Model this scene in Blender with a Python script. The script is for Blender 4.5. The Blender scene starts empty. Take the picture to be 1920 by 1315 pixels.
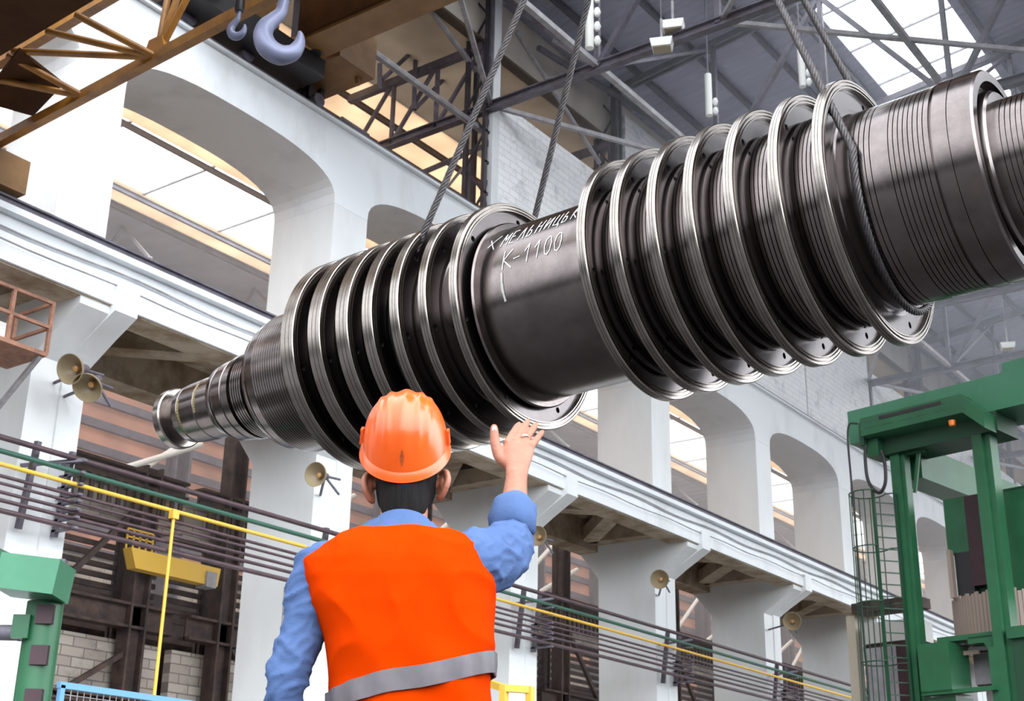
import bpy, math, random
from mathutils import Vector, Matrix, noise
from math import sin, cos, pi, radians, sqrt, atan2

random.seed(7)
SC = bpy.context.scene
COL = SC.collection

# ------------------------------------------------------------------ camera
F_PX, CX, CY = 2578.0, 960.0, 657.5
def _frame():
    z = Vector((125, 6657, -F_PX)).normalized()
    y = Vector((2000, -1036, -F_PX)); y -= z*(y @ z); y.normalize()
    x = y.cross(z)
    return Matrix((x, y, z))            # rows: world axes seen from the camera
ROT = _frame()
CAM = Vector((0, 0, 0.7))
cam = bpy.data.cameras.new('camera')
cam.sensor_width = 36.0
cam.lens = 36.0*F_PX/1920.0
cam.clip_start = 0.05; cam.clip_end = 600
cam_o = bpy.data.objects.new('camera', cam)
cam_o.matrix_world = Matrix.Translation(CAM) @ ROT.to_4x4()
COL.objects.link(cam_o)
SC.camera = cam_o
cam.dof.use_dof = True
cam.dof.focus_distance = 5.5
cam.dof.aperture_fstop = 10.0

# ------------------------------------------------------------------ world, sun, exposure
W = bpy.data.worlds.new('sky'); SC.world = W; W.use_nodes = True
nt = W.node_tree; nt.nodes.clear()
n_out = nt.nodes.new('ShaderNodeOutputWorld'); n_bg = nt.nodes.new('ShaderNodeBackground')
n_tc = nt.nodes.new('ShaderNodeTexCoord'); n_sep = nt.nodes.new('ShaderNodeSeparateXYZ')
def _ramp(stops):
    r = nt.nodes.new('ShaderNodeValToRGB'); cr = r.color_ramp
    cr.elements[0].position = stops[0][0]; cr.elements[0].color = (*[stops[0][1]]*3, 1)
    cr.elements[1].position = stops[-1][0]; cr.elements[1].color = (*[stops[-1][1]]*3, 1)
    for p, v in stops[1:-1]:
        e = cr.elements.new(p); e.color = (v, v, v, 1)
    return r
def _remap(sock):
    m = nt.nodes.new('ShaderNodeMath'); m.operation = 'MULTIPLY_ADD'
    m.inputs[1].default_value = 0.5; m.inputs[2].default_value = 0.5
    nt.links.new(sock, m.inputs[0]); return m.outputs[0]
def _math(op, a, b):
    m = nt.nodes.new('ShaderNodeMath'); m.operation = op
    for i, v in enumerate((a, b)):
        if isinstance(v, (int, float)): m.inputs[i].default_value = v
        else: nt.links.new(v, m.inputs[i])
    return m.outputs[0]
nt.links.new(n_tc.outputs['Generated'], n_sep.inputs[0])
# sky shaped to light the hall: zenith bright, horizon dim, light added towards +X
r_up = _ramp([(0.50, 0.03), (0.535, 0.22), (0.60, 0.62), (0.74, 0.95), (0.88, 1.0)])
r_side = _ramp([(0.47, 0.0), (0.60, 0.45), (0.80, 0.95), (1.0, 1.0)])
r_hor = _ramp([(0.495, 0.0), (0.54, 1.0)])
nt.links.new(_remap(n_sep.outputs['Z']), r_up.inputs[0])
nt.links.new(_remap(n_sep.outputs['X']), r_side.inputs[0])
nt.links.new(_remap(n_sep.outputs['Z']), r_hor.inputs[0])
side = _math('MULTIPLY', r_side.outputs[0], r_hor.outputs[0])
tot = _math('ADD', r_up.outputs[0], _math('MULTIPLY', side, 0.95))
n_bg.inputs['Color'].default_value = (0.90, 0.95, 1.0, 1)
nt.links.new(_math('MULTIPLY', tot, 3.0), n_bg.inputs['Strength'])
nt.links.new(n_bg.outputs[0], n_out.inputs[0])

SC.view_settings.view_transform = 'Standard'
SC.view_settings.look = 'None'
SC.view_settings.exposure = 0.5
SC.view_settings.gamma = 1.0
SC.view_settings.use_curve_mapping = False
SC.cycles.max_bounces = 7
SC.cycles.diffuse_bounces = 5
SC.cycles.glossy_bounces = 4
SC.cycles.caustics_reflective = False
SC.cycles.caustics_refractive = False
SC.cycles.sample_clamp_indirect = 6.0

# ------------------------------------------------------------------ pixel rays onto real planes (1920 x 1315)
def ray(px, py):
    return ROT @ Vector(((px-CX)/F_PX, -(py-CY)/F_PX, -1.0))
def onX(px, py, x):
    r = ray(px, py); return CAM + r*((x-CAM.x)/r.x)
def onY(px, py, y):
    r = ray(px, py); return CAM + r*((y-CAM.y)/r.y)
def onZ(px, py, z):
    r = ray(px, py); return CAM + r*((z-CAM.z)/r.z)
def at(px, py, d):
    return CAM + ray(px, py)*d

# ------------------------------------------------------------------ materials
MATS = {}
def mat(name, color, rough=0.6, metal=0.0, noise_scale=None, noise_amt=0.0, dark=None, bump=0.0, bump_scale=40.0,
        stretch=(1, 1, 1), spec=None, aniso=0.0, coat=0.0, lo=0.35, hi=0.7, sss=0.0):
    if name in MATS: return MATS[name]
    m = bpy.data.materials.new(name); m.use_nodes = True
    t = m.node_tree; b = t.nodes['Principled BSDF']
    b.inputs['Base Color'].default_value = (*color, 1)
    b.inputs['Roughness'].default_value = rough
    b.inputs['Metallic'].default_value = metal
    if spec is not None: b.inputs['Specular IOR Level'].default_value = spec
    if coat: b.inputs['Coat Weight'].default_value = coat; b.inputs['Coat Roughness'].default_value = 0.15
    if sss:
        b.inputs['Subsurface Weight'].default_value = sss
        b.inputs['Subsurface Radius'].default_value = (0.02, 0.008, 0.004)
        b.inputs['Subsurface Scale'].default_value = 0.3
    if noise_scale or bump:
        tc = t.nodes.new('ShaderNodeTexCoord'); mp = t.nodes.new('ShaderNodeMapping')
        mp.inputs['Scale'].default_value = stretch
        t.links.new(tc.outputs['Object'], mp.inputs[0])
    if noise_scale:
        n = t.nodes.new('ShaderNodeTexNoise'); n.inputs['Scale'].default_value = noise_scale
        n.inputs['Detail'].default_value = 6; n.inputs['Roughness'].default_value = 0.65
        t.links.new(mp.outputs[0], n.inputs['Vector'])
        r = t.nodes.new('ShaderNodeValToRGB')
        d = dark if dark else tuple(c*(1-noise_amt) for c in color)
        r.color_ramp.elements[0].position = lo; r.color_ramp.elements[0].color = (*d, 1)
        r.color_ramp.elements[1].position = hi; r.color_ramp.elements[1].color = (*color, 1)
        t.links.new(n.outputs['Fac'], r.inputs[0]); t.links.new(r.outputs[0], b.inputs['Base Color'])
    if bump:
        n2 = t.nodes.new('ShaderNodeTexNoise'); n2.inputs['Scale'].default_value = bump_scale
        n2.inputs['Detail'].default_value = 4
        t.links.new(mp.outputs[0], n2.inputs['Vector'])
        bp = t.nodes.new('ShaderNodeBump'); bp.inputs['Strength'].default_value = bump
        bp.inputs['Distance'].default_value = 0.02
        t.links.new(n2.outputs['Fac'], bp.inputs['Height']); t.links.new(bp.outputs[0], b.inputs['Normal'])
    MATS[name] = m
    return m

def mat_brick(name, c1, c2, mortar, scale=1.0, axis='YZ'):
    m = bpy.data.materials.new(name); m.use_nodes = True
    t = m.node_tree; b = t.nodes['Principled BSDF']; b.inputs['Roughness'].default_value = 0.85
    tc = t.nodes.new('ShaderNodeTexCoord'); sp = t.nodes.new('ShaderNodeSeparateXYZ'); cb = t.nodes.new('ShaderNodeCombineXYZ')
    t.links.new(tc.outputs['Object'], sp.inputs[0])
    t.links.new(sp.outputs[axis[0]], cb.inputs[0]); t.links.new(sp.outputs[axis[1]], cb.inputs[1])
    br = t.nodes.new('ShaderNodeTexBrick'); br.inputs['Scale'].default_value = scale
    br.inputs['Color1'].default_value = (*c1, 1); br.inputs['Color2'].default_value = (*c2, 1)
    br.inputs['Mortar'].default_value = (*mortar, 1); br.inputs['Mortar Size'].default_value = 0.012
    br.inputs['Brick Width'].default_value = 0.5; br.inputs['Row Height'].default_value = 0.18
    t.links.new(cb.outputs[0], br.inputs['Vector'])
    ns = t.nodes.new('ShaderNodeTexNoise'); ns.inputs['Scale'].default_value = 1.6; ns.inputs['Detail'].default_value = 8
    ns.inputs['Roughness'].default_value = 0.75
    t.links.new(cb.outputs[0], ns.inputs['Vector'])
    rp = t.nodes.new('ShaderNodeValToRGB'); rp.color_ramp.elements[0].position = 0.33; rp.color_ramp.elements[0].color = (0.58, 0.57, 0.58, 1)
    rp.color_ramp.elements[1].position = 0.47; rp.color_ramp.elements[1].color = (1, 1, 1, 1)
    mx = t.nodes.new('ShaderNodeMix'); mx.data_type = 'RGBA'; mx.blend_type = 'MULTIPLY'; mx.inputs[0].default_value = 0.8
    t.links.new(ns.outputs['Fac'], rp.inputs[0])
    t.links.new(br.outputs['Color'], mx.inputs[6]); t.links.new(rp.outputs[0], mx.inputs[7])
    t.links.new(mx.outputs[2], b.inputs['Base Color'])
    bp = t.nodes.new('ShaderNodeBump'); bp.inputs['Strength'].default_value = 0.5; bp.inputs['Distance'].default_value = 0.02
    t.links.new(br.outputs['Fac'], bp.inputs['Height']); bp.invert = True
    t.links.new(bp.outputs[0], b.inputs['Normal'])
    MATS[name] = m
    return m

def mat_corrugated(name, color, axis='X', per_m=4.0, rough=0.6, amt=0.3):
    m = bpy.data.materials.new(name); m.use_nodes = True
    t = m.node_tree; b = t.nodes['Principled BSDF']; b.inputs['Roughness'].default_value = rough
    tc = t.nodes.new('ShaderNodeTexCoord')
    wv = t.nodes.new('ShaderNodeTexWave'); wv.bands_direction = axis; wv.inputs['Scale'].default_value = per_m/3.183*pi/3.1416
    wv.inputs['Distortion'].default_value = 0.0
    t.links.new(tc.outputs['Object'], wv.inputs['Vector'])
    ns = t.nodes.new('ShaderNodeTexNoise'); ns.inputs['Scale'].default_value = 0.5; ns.inputs['Detail'].default_value = 6
    t.links.new(tc.outputs['Object'], ns.inputs['Vector'])
    rp = t.nodes.new('ShaderNodeValToRGB'); rp.color_ramp.elements[0].position = 0.3; rp.color_ramp.elements[0].color = (*[c*(1-amt) for c in color], 1)
    rp.color_ramp.elements[1].position = 0.7; rp.color_ramp.elements[1].color = (*color, 1)
    t.links.new(ns.outputs['Fac'], rp.inputs[0]); t.links.new(rp.outputs[0], b.inputs['Base Color'])
    bp = t.nodes.new('ShaderNodeBump'); bp.inputs['Strength'].default_value = 0.9; bp.inputs['Distance'].default_value = 0.05
    t.links.new(wv.outputs['Fac'], bp.inputs['Height']); t.links.new(bp.outputs[0], b.inputs['Normal'])
    MATS[name] = m
    return m

def mat_translucent(name, color, mix=0.75):
    m = bpy.data.materials.new(name); m.use_nodes = True
    t = m.node_tree; t.nodes.clear()
    o = t.nodes.new('ShaderNodeOutputMaterial'); a = t.nodes.new('ShaderNodeBsdfTranslucent'); d = t.nodes.new('ShaderNodeBsdfDiffuse')
    x = t.nodes.new('ShaderNodeMixShader'); x.inputs[0].default_value = 1-mix
    tc = t.nodes.new('ShaderNodeTexCoord'); n = t.nodes.new('ShaderNodeTexNoise'); n.inputs['Scale'].default_value = 0.8; n.inputs['Detail'].default_value = 5
    r = t.nodes.new('ShaderNodeValToRGB'); r.color_ramp.elements[0].position = 0.3; r.color_ramp.elements[1].position = 0.65
    r.color_ramp.elements[0].color = (*[c*0.75 for c in color], 1); r.color_ramp.elements[1].color = (*color, 1)
    t.links.new(tc.outputs['Object'], n.inputs['Vector']); t.links.new(n.outputs['Fac'], r.inputs[0])
    t.links.new(r.outputs[0], a.inputs[0]); t.links.new(r.outputs[0], d.inputs[0])
    t.links.new(a.outputs[0], x.inputs[1]); t.links.new(d.outputs[0], x.inputs[2]); t.links.new(x.outputs[0], o.inputs[0])
    MATS[name] = m
    return m


def mat_emit(name, color, strength):
    m = bpy.data.materials.new(name); m.use_nodes = True
    b = m.node_tree.nodes['Principled BSDF']; b.inputs['Base Color'].default_value = (*color, 1)
    b.inputs['Emission Color'].default_value = (*color, 1); b.inputs['Emission Strength'].default_value = strength
    MATS[name] = m
    return m

white = mat('white_paint', (0.80, 0.82, 0.84), 0.75, noise_scale=0.7, dark=(0.66, 0.67, 0.68), lo=0.28, hi=0.50, bump=0.12, bump_scale=9, stretch=(1, 1, 0.45))
white_pier = mat('white_plaster', (0.80, 0.82, 0.83), 0.8, noise_scale=0.55, dark=(0.72, 0.72, 0.72), lo=0.30, hi=0.52, bump=0.15, bump_scale=7, stretch=(1, 1, 0.3))
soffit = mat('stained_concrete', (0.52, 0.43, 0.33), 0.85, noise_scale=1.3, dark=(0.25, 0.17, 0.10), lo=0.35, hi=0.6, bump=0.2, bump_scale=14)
brick_w = mat_brick('whitewashed_brick', (0.95, 0.95, 0.95), (0.90, 0.90, 0.91), (0.74, 0.74, 0.75), 1.0)
brick_b = mat_brick('weathered_brick', (0.56, 0.50, 0.43), (0.40, 0.34, 0.29), (0.22, 0.18, 0.16), 1.0)
floor_m = mat('dark_floor', (0.06, 0.055, 0.055), 0.6, noise_scale=0.6, noise_amt=0.5)
steel = mat('dark_steel', (0.16, 0.15, 0.19), 0.55, noise_scale=3, dark=(0.08, 0.065, 0.08))
steel_l = mat('grey_steel', (0.42, 0.41, 0.43), 0.5, noise_scale=3, dark=(0.24, 0.22, 0.23))
steel_rust = mat('rusty_steel', (0.10, 0.06, 0.045), 0.75, noise_scale=4, dark=(0.03, 0.02, 0.02))
steel_k = mat('column_steel', (0.045, 0.038, 0.05), 0.55, noise_scale=3, dark=(0.02, 0.016, 0.02))
black = mat('black_steel', (0.015, 0.013, 0.016), 0.5)
roof_dark = mat_corrugated('roof_deck_dark', (0.46, 0.46, 0.60), 'Y', 3.5)
roof_brown = mat_corrugated('roof_deck_brown', (0.80, 0.72, 0.62), 'Y', 1.2)
roof_side = mat_corrugated('roof_deck_grey', (0.74, 0.70, 0.74), 'Y', 1.5)
beige_tr = mat_translucent('beige_rooflight', (0.80, 0.64, 0.49), 0.7)
salmon_tr = mat_translucent('salmon_glazing', (0.93, 0.62, 0.48), 0.75)
yellow = mat('crane_yellow', (0.40, 0.17, 0.018), 0.45, noise_scale=2.5, dark=(0.20, 0.075, 0.008))
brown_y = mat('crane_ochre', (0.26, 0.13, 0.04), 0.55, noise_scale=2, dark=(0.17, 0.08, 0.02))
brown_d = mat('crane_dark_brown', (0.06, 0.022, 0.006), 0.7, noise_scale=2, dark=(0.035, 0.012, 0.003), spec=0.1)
pipe_p = mat('pipe_plum', (0.10, 0.055, 0.065), 0.45, noise_scale=5, dark=(0.05, 0.03, 0.035))
pipe_g = mat('pipe_green', (0.03, 0.10, 0.07), 0.45)
pipe_y = mat('pipe_yellow', (0.75, 0.45, 0.06), 0.5)
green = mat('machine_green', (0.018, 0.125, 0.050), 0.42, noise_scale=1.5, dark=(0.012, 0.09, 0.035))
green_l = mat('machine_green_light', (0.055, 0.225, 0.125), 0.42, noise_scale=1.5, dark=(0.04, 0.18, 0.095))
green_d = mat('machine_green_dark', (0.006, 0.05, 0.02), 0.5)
maroon = mat('maroon_paint', (0.05, 0.012, 0.02), 0.5, noise_scale=3, dark=(0.02, 0.008, 0.01))
slat_m = mat('slat_tan', (0.33, 0.25, 0.21), 0.55)
orange_rust = mat('railing_rust', (0.40, 0.20, 0.12), 0.7, noise_scale=6, dark=(0.20, 0.09, 0.06))
blue_p = mat('blue_paint', (0.12, 0.30, 0.50), 0.5)
amber = mat('amber_lens', (0.95, 0.22, 0.01), 0.25)
lamp_in = mat('reflector_enamel', (0.34, 0.27, 0.17), 0.35)
lamp_white = mat('lamp_white', (0.9, 0.9, 0.86), 0.4)
hookm = mat('hook_steel', (0.17, 0.18, 0.27), 0.45, metal=0.3)
concrete_g = mat('grey_sheet', (0.42, 0.40, 0.42), 0.7, noise_scale=1.2, dark=(0.24, 0.21, 0.23))

# ------------------------------------------------------------------ mesh building
class MB:
    def __init__(self): self.v = []; self.f = []; self.mi = []; self.cur = 0
    def quad(self, *pts):
        n = len(self.v); self.v += [Vector(p) for p in pts]; self.f.append(tuple(range(n, n+len(pts)))); self.mi.append(self.cur); return self
    def box(self, c, s, R=None):
        c = Vector(c); hx, hy, hz = s[0]/2, s[1]/2, s[2]/2
        n = len(self.v)
        for x in (-hx, hx):
            for y in (-hy, hy):
                for z in (-hz, hz):
                    p = Vector((x, y, z))
                    if R is not None: p = R @ p
                    self.v.append(c+p)
        for q in ((0, 1, 3, 2), (4, 6, 7, 5), (0, 4, 5, 1), (2, 3, 7, 6), (0, 2, 6, 4), (1, 5, 7, 3)):
            self.f.append(tuple(n+i for i in q)); self.mi.append(self.cur)
        return self
    def box2(self, a, b):
        a = Vector(a); b = Vector(b)
        return self.box((a+b)/2, [abs(b[i]-a[i]) for i in range(3)])
    def bar(self, p, q, w, h=None, up=(0, 0, 1)):
        p = Vector(p); q = Vector(q); d = q-p; L = d.length
        if L < 1e-6: return self
        d.normalize(); u = Vector(up)
        if abs(d.dot(u)) > 0.98: u = Vector((0, 1, 0))
        sx = d.cross(u).normalized(); sz = sx.cross(d)
        R = Matrix((d, sx, sz)).transposed()
        return self.box((p+q)/2, (L, w, h or w), R)
    def ibeam(self, p, q, w, h, t=0.02, up=(0, 0, 1)):
        p = Vector(p); q = Vector(q); d = (q-p).normalized(); u = Vector(up)
        if abs(d.dot(u)) > 0.98: u = Vector((0, 1, 0))
        sx = d.cross(u).normalized(); sz = sx.cross(d)
        self.bar(p, q, t, h, up)
        for s in (-1, 1):
            o = sz*(s*(h-t)/2); self.bar(p+o, q+o, w, t, up)
        return self
    def path(self, pts, r, n=8, cap=True, radii=None):
        pts = [Vector(p) for p in pts]; base = len(self.v); prev = None
        for i, p in enumerate(pts):
            a = pts[max(i-1, 0)]; b = pts[min(i+1, len(pts)-1)]; d = (b-a).normalized()
            if prev is None:
                u = Vector((0, 0, 1)) if abs(d.z) < 0.9 else Vector((1, 0, 0))
                u = (u - d*u.dot(d)).normalized()
            else:
                u = (prev - d*prev.dot(d)).normalized()
            prev = u; w = d.cross(u); rr = radii[i] if radii else r
            for k in range(n):
                t = 2*pi*k/n; self.v.append(p + u*(rr*cos(t)) + w*(rr*sin(t)))
        for i in range(len(pts)-1):
            for k in range(n):
                a = base+i*n+k; b = base+i*n+(k+1) % n
                self.f.append((a, b, b+n, a+n)); self.mi.append(self.cur)
        if cap:
            self.f.append(tuple(base+k for k in reversed(range(n)))); self.mi.append(self.cur)
            e = base+(len(pts)-1)*n
            self.f.append(tuple(e+k for k in range(n))); self.mi.append(self.cur)
        return self
    def tube(self, p, q, r, n=10): return self.path([p, q], r, n)
    def loft(self, rings, closed_ends=True):
        """rings: equal-length lists of points"""
        base = len(self.v); n = len(rings[0])
        for r in rings: self.v += [Vector(p) for p in r]
        for i in range(len(rings)-1):
            for k in range(n):
                a = base+i*n+k; b = base+i*n+(k+1) % n
                self.f.append((a, b, b+n, a+n)); self.mi.append(self.cur)
        if closed_ends:
            self.f.append(tuple(base+k for k in reversed(range(n)))); self.mi.append(self.cur)
            e = base+(len(rings)-1)*n
            self.f.append(tuple(e+k for k in range(n))); self.mi.append(self.cur)
        return self
    def lathe(self, prof, seg=96, axis='X', closed=False):
        """prof: list of (s, r) turned about the local axis"""
        base = len(self.v); m = len(prof)
        for k in range(seg):
            t = 2*pi*k/seg
            for s, r in prof:
                if axis == 'X': self.v.append(Vector((s, -r*cos(t), r*sin(t))))
                else: self.v.append(Vector((r*cos(t), r*sin(t), s)))
        rng = m if closed else m-1
        for k in range(seg):
            k2 = (k+1) % seg
            for j in range(rng):
                j2 = (j+1) % m
                if prof[j][1] < 1e-6 and prof[j2][1] < 1e-6: continue
                self.f.append((base+k*m+j, base+k*m+j2, base+k2*m+j2, base+k2*m+j)); self.mi.append(self.cur)
        return self
    def prism(self, poly, a, b):
        """poly: list of 3D points (planar); extruded from +a to +b vectors"""
        a = Vector(a); b = Vector(b); n = len(poly); base = len(self.v)
        self.v += [Vector(p)+a for p in poly]; self.v += [Vector(p)+b for p in poly]
        self.f.append(tuple(base+i for i in reversed(range(n)))); self.mi.append(self.cur)
        self.f.append(tuple(base+n+i for i in range(n))); self.mi.append(self.cur)
        for i in range(n):
            j = (i+1) % n
            self.f.append((base+i, base+j, base+n+j, base+n+i)); self.mi.append(self.cur)
        return self
    def build(self, name, m, parent=None, smooth=None, fix=True):
        me = bpy.data.meshes.new(name)
        me.from_pydata([tuple(p) for p in self.v], [], self.f)
        ms = m if isinstance(m, (list, tuple)) else [m]
        for x in ms: me.materials.append(x)
        if len(ms) > 1:
            for p, i in zip(me.polygons, self.mi): p.material_index = i
        me.update()
        if fix:
            import bmesh
            bm = bmesh.new(); bm.from_mesh(me)
            bmesh.ops.remove_doubles(bm, verts=bm.verts, dist=1e-5)
            bmesh.ops.recalc_face_normals(bm, faces=bm.faces); bm.to_mesh(me); bm.free()
        if smooth:
            for p in me.polygons: p.use_smooth = True
            me.set_sharp_from_angle(angle=radians(smooth))
        o = bpy.data.objects.new(name, me); COL.objects.link(o)
        if parent is not None: o.parent = parent
        return o

def tag(o, label, cat, group=None, kind=None):
    o['label'] = label; o['category'] = cat
    if group: o['group'] = group
    if kind: o['kind'] = kind
    return o
def thing(name, label, cat, loc=(0, 0, 0), rotz=0.0, group=None):
    o = bpy.data.objects.new(name, None); COL.objects.link(o)
    o.location = loc; o.rotation_euler = (0, 0, rotz); o.empty_display_size = 0.2
    return tag(o, label, cat, group)
def struct(o, label=None):
    o['kind'] = 'structure'
    if label: o['label'] = label
    return o
def copy_tree(o, parent=None):
    c = o.copy(); COL.objects.link(c)
    if parent is not None: c.parent = parent
    for ch in o.children: copy_tree(ch, c)
    return c

# ================================================================== THE HALL
XF, XB = -16.8, -18.43            # front and back faces of the arcade wall
ZTOP, ZSPR, ZCR = 14.55, 12.88, 13.66
YR = lambda k: 18.06 + 6.0*k      # far edge of pier k
PW = 0.95
K0, K1 = -3, 14
YA, YB = YR(K0)-PW, YR(K1)

# floor
struct(MB().box((-12, 45, -0.1), (70, 150, 0.2)).build('floor', floor_m), 'dark workshop floor')
struct(MB().box((-23.5, 58, 0.006), (21.0, 107, 0.01)).build('floor', mat('bounce_floor', (0.62, 0.60, 0.57), 0.8, noise_scale=0.8, noise_amt=0.15)), 'unseen pale floor strip added to bounce light onto the arcade')  # pale strip, out of view, added to bounce light onto pillars and soffits

# arcade wall: spandrels with basket arches, one continuous wall above the springing line
mb = MB()
def arch_pts(k, n=20):
    y0, y1 = YR(k), YR(k+1)-PW; c = (y0+y1)/2; a = (y1-y0)/2; out = []
    for i in range(n+1):
        t = pi - pi*i/n; p = 2.0/2.7
        cx_ = cos(t); sz = sin(t)
        out.append((c + a*math.copysign(abs(cx_)**p, cx_), ZSPR + (ZCR-ZSPR)*abs(sz)**p))
    return out
for k in range(K0, K1):
    ap = arch_pts(k)
    for X, flip in ((XF, False), (XB, True)):
        for (ya, za), (yb, zb) in zip(ap[:-1], ap[1:]):
            mb.quad((X, ya, za), (X, yb, zb), (X, yb, ZTOP), (X, ya, ZTOP))
    for (ya, za), (yb, zb) in zip(ap[:-1], ap[1:]):
        mb.quad((XF, ya, za), (XB, ya, za), (XB, yb, zb), (XF, yb, zb))
for k in range(K0, K1+1):
    y1 = YR(k); y0 = y1-PW
    mb.quad((XF, y0, ZSPR), (XF, y1, ZSPR), (XF, y1, ZTOP), (XF, y0, ZTOP))
    mb.quad((XB, y0, ZSPR), (XB, y1, ZSPR), (XB, y1, ZTOP), (XB, y0, ZTOP))
    mb.quad((XF, y0, ZSPR), (XB, y0, ZSPR), (XB, y1, ZSPR), (XF, y1, ZSPR))
mb.quad((XF, YA, ZTOP), (XF, YB, ZTOP), (XB, YB, ZTOP), (XB, YA, ZTOP))
mb.quad((XF, YB, ZSPR), (XB, YB, ZSPR), (XB, YB, ZTOP), (XF, YB, ZTOP))
struct(mb.build('wall_left', white), 'white plastered arcade wall with flat arches')
# coping course and crane rail running along the wall top
struct(MB().box2((XF-0.02, YA, ZTOP+0.005), (XF+0.09, YB, ZTOP+0.06)).build('trim_1', white), 'thin coping along the arcade top')

# piers: upper shaft, flared lower column with corbels to both sides
def pier(k):
    y1 = YR(k); y0 = y1-PW
    prof = [(XF, 0.0), (XF, 7.82), (-15.87, 8.42), (-15.87, 8.98), (XF, 8.98), (XF, ZSPR-0.004),
            (XB, ZSPR-0.004), (XB, 8.98), (-18.96, 8.98), (-18.96, 8.55), (XB, 7.88), (XB, 0.0)]
    m = MB().prism([(x, y0, z) for x, z in prof], (0, 0, 0), (0, PW, 0))
    # shallow pilaster strip standing proud of the face, with the vertical groove beside it
    prof2 = [(XF-0.05, 0.0), (XF-0.05, 7.86), (-15.82, 8.45), (-15.82, 8.9), (-15.95, 8.9), (-15.95, 8.55), (XF-0.1, 7.98), (XF-0.1, 0)]
    m.prism([(x+0.09, 0, z) for x, z in prof2], (0, y0+0.52, 0), (0, y1-0.02, 0))
    o = m.build('pillar', white_pier)
    return struct(o, 'white flared concrete pillar of the arcade')
for k in range(K0, K1+1): pier(k)

# crane runway girders on the corbels
def runway():
    m = MB()
    m.box2((-16.36, YA, 8.99), (-15.95, YB, 9.42))                      # web
    m.box2((-16.36, YA, 8.56), (-15.80, YB, 8.80))                      # lower flange lip
    m.box2((-16.36, YA, 8.80), (-15.86, YB, 8.99))
    m.box2((-16.60, YA, 9.30), (-15.80, YB, 9.40))                      # shelf
    o = m.build('beam', white); return struct(o, 'white concrete crane runway beam along the pillars')
runway()
m = MB()
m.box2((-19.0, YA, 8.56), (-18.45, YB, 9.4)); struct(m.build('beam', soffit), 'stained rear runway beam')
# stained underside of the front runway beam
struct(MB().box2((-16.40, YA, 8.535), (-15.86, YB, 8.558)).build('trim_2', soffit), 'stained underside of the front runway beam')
# zigzag concrete struts between the two beams
for k in range(K0, K1):
    y0 = YR(k); y1 = YR(k+1)-PW
    for (xa, ya), (xb, yb) in (((-16.4, y0+0.25), (-18.5, y0+0.3)), ((-18.5, y0+0.4), (-16.4, (y0+y1)/2)), ((-16.4, (y0+y1)/2+0.1), (-18.5, y1-0.35)), ((-18.5, y1-0.2), (-16.4, y1-0.15))):
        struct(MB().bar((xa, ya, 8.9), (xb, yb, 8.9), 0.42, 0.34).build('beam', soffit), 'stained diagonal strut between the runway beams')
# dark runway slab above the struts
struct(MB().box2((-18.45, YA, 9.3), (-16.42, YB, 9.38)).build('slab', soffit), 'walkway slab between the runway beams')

# dark crane rails: on the runway beam and on the wall top
def rail(name, x, z, label, m_):
    m = MB(); m.ibeam((x, YA, z), (x, YB, z), 0.12, 0.14, 0.03)
    return tag(m.build(name, m_), label, 'rail')
rail('crane_rail', -15.93, 9.49, 'steel crane rail lying along the white runway beam', steel)
rail('crane_rail', XF-0.05, 14.64, 'dark steel crane rail along the top edge of the arcade wall', steel)

# small ledge pipe / conduit along runway beam face
def conduit(pts, r, name, label, m_=steel_l):
    return tag(MB().path(pts, r, 8).build(name, m_, smooth=40), label, 'pipe')
conduit([(-15.90, y, 9.10+0.03*sin(y*1.7)) for y in [YA+i*0.5 for i in range(int((YB-YA)/0.5))]], 0.018, 'conduit', 'thin grey conduit along the upper face of the white runway beam')
conduit([(-15.77, y, 8.84+0.015*sin(y*2.3)) for y in [YA+i*0.5 for i in range(int((YB-YA)/0.5))]], 0.015, 'conduit', 'thin grey cable along the lower flange of the white runway beam')

# steel columns standing on the wall top, brick infill panels between them
SY = [16.6+5.68*i for i in range(-1, 15)]
def steel_column(y, tall=21.2, base=14.56):
    m = MB()
    for dx, dy in ((0, -0.16), (0, 0.16), (-0.55, -0.16), (-0.55, 0.16)):
        m.bar((XF-0.25+dx, y+dy, base), (XF-0.25+dx, y+dy, tall), 0.10, 0.10)
    z = base; i = 0
    while z < tall-0.8:
        s = 1 if i % 2 else -1
        m.bar((XF-0.25, y-0.16*s, z), (XF-0.25, y+0.16*s, z+0.8), 0.04, 0.05)
        m.bar((XF-0.25 if s > 0 else XF-0.8, y-0.16, z), (XF-0.8 if s > 0 else XF-0.25, y-0.16, z+0.8), 0.04, 0.05)
        m.bar((XF-0.25, y-0.2, z), (XF-0.25, y+0.2, z), 0.10, 0.06)
        z += 0.8; i += 1
    return struct(m.build('column', steel_k), 'dark latticed steel column on the arcade top')
for y in SY: steel_column(y)
# white pilaster beside the first panel
struct(MB().box2((XF-0.30, 22.24, 14.56), (XF-0.12, 22.50, 21.0)).build('column', white), 'white painted post beside the dark steel column')
def panel(ya, yb, z1):
    return struct(MB().box2((XF-0.45, ya, 14.56), (XF-0.15, yb, z1)).build('wall_upper', brick_w), 'whitewashed brick infill above the arcade')
panel(22.50, 27.9, 17.95)
for ya, yb in ((28.25, 33.6), (33.75, 39.3), (39.42, 44.85)): panel(ya, yb, 20.4)
for i in range(8): panel(45.2+5.68*i, 50.5+5.68*i, 18.1)

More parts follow.
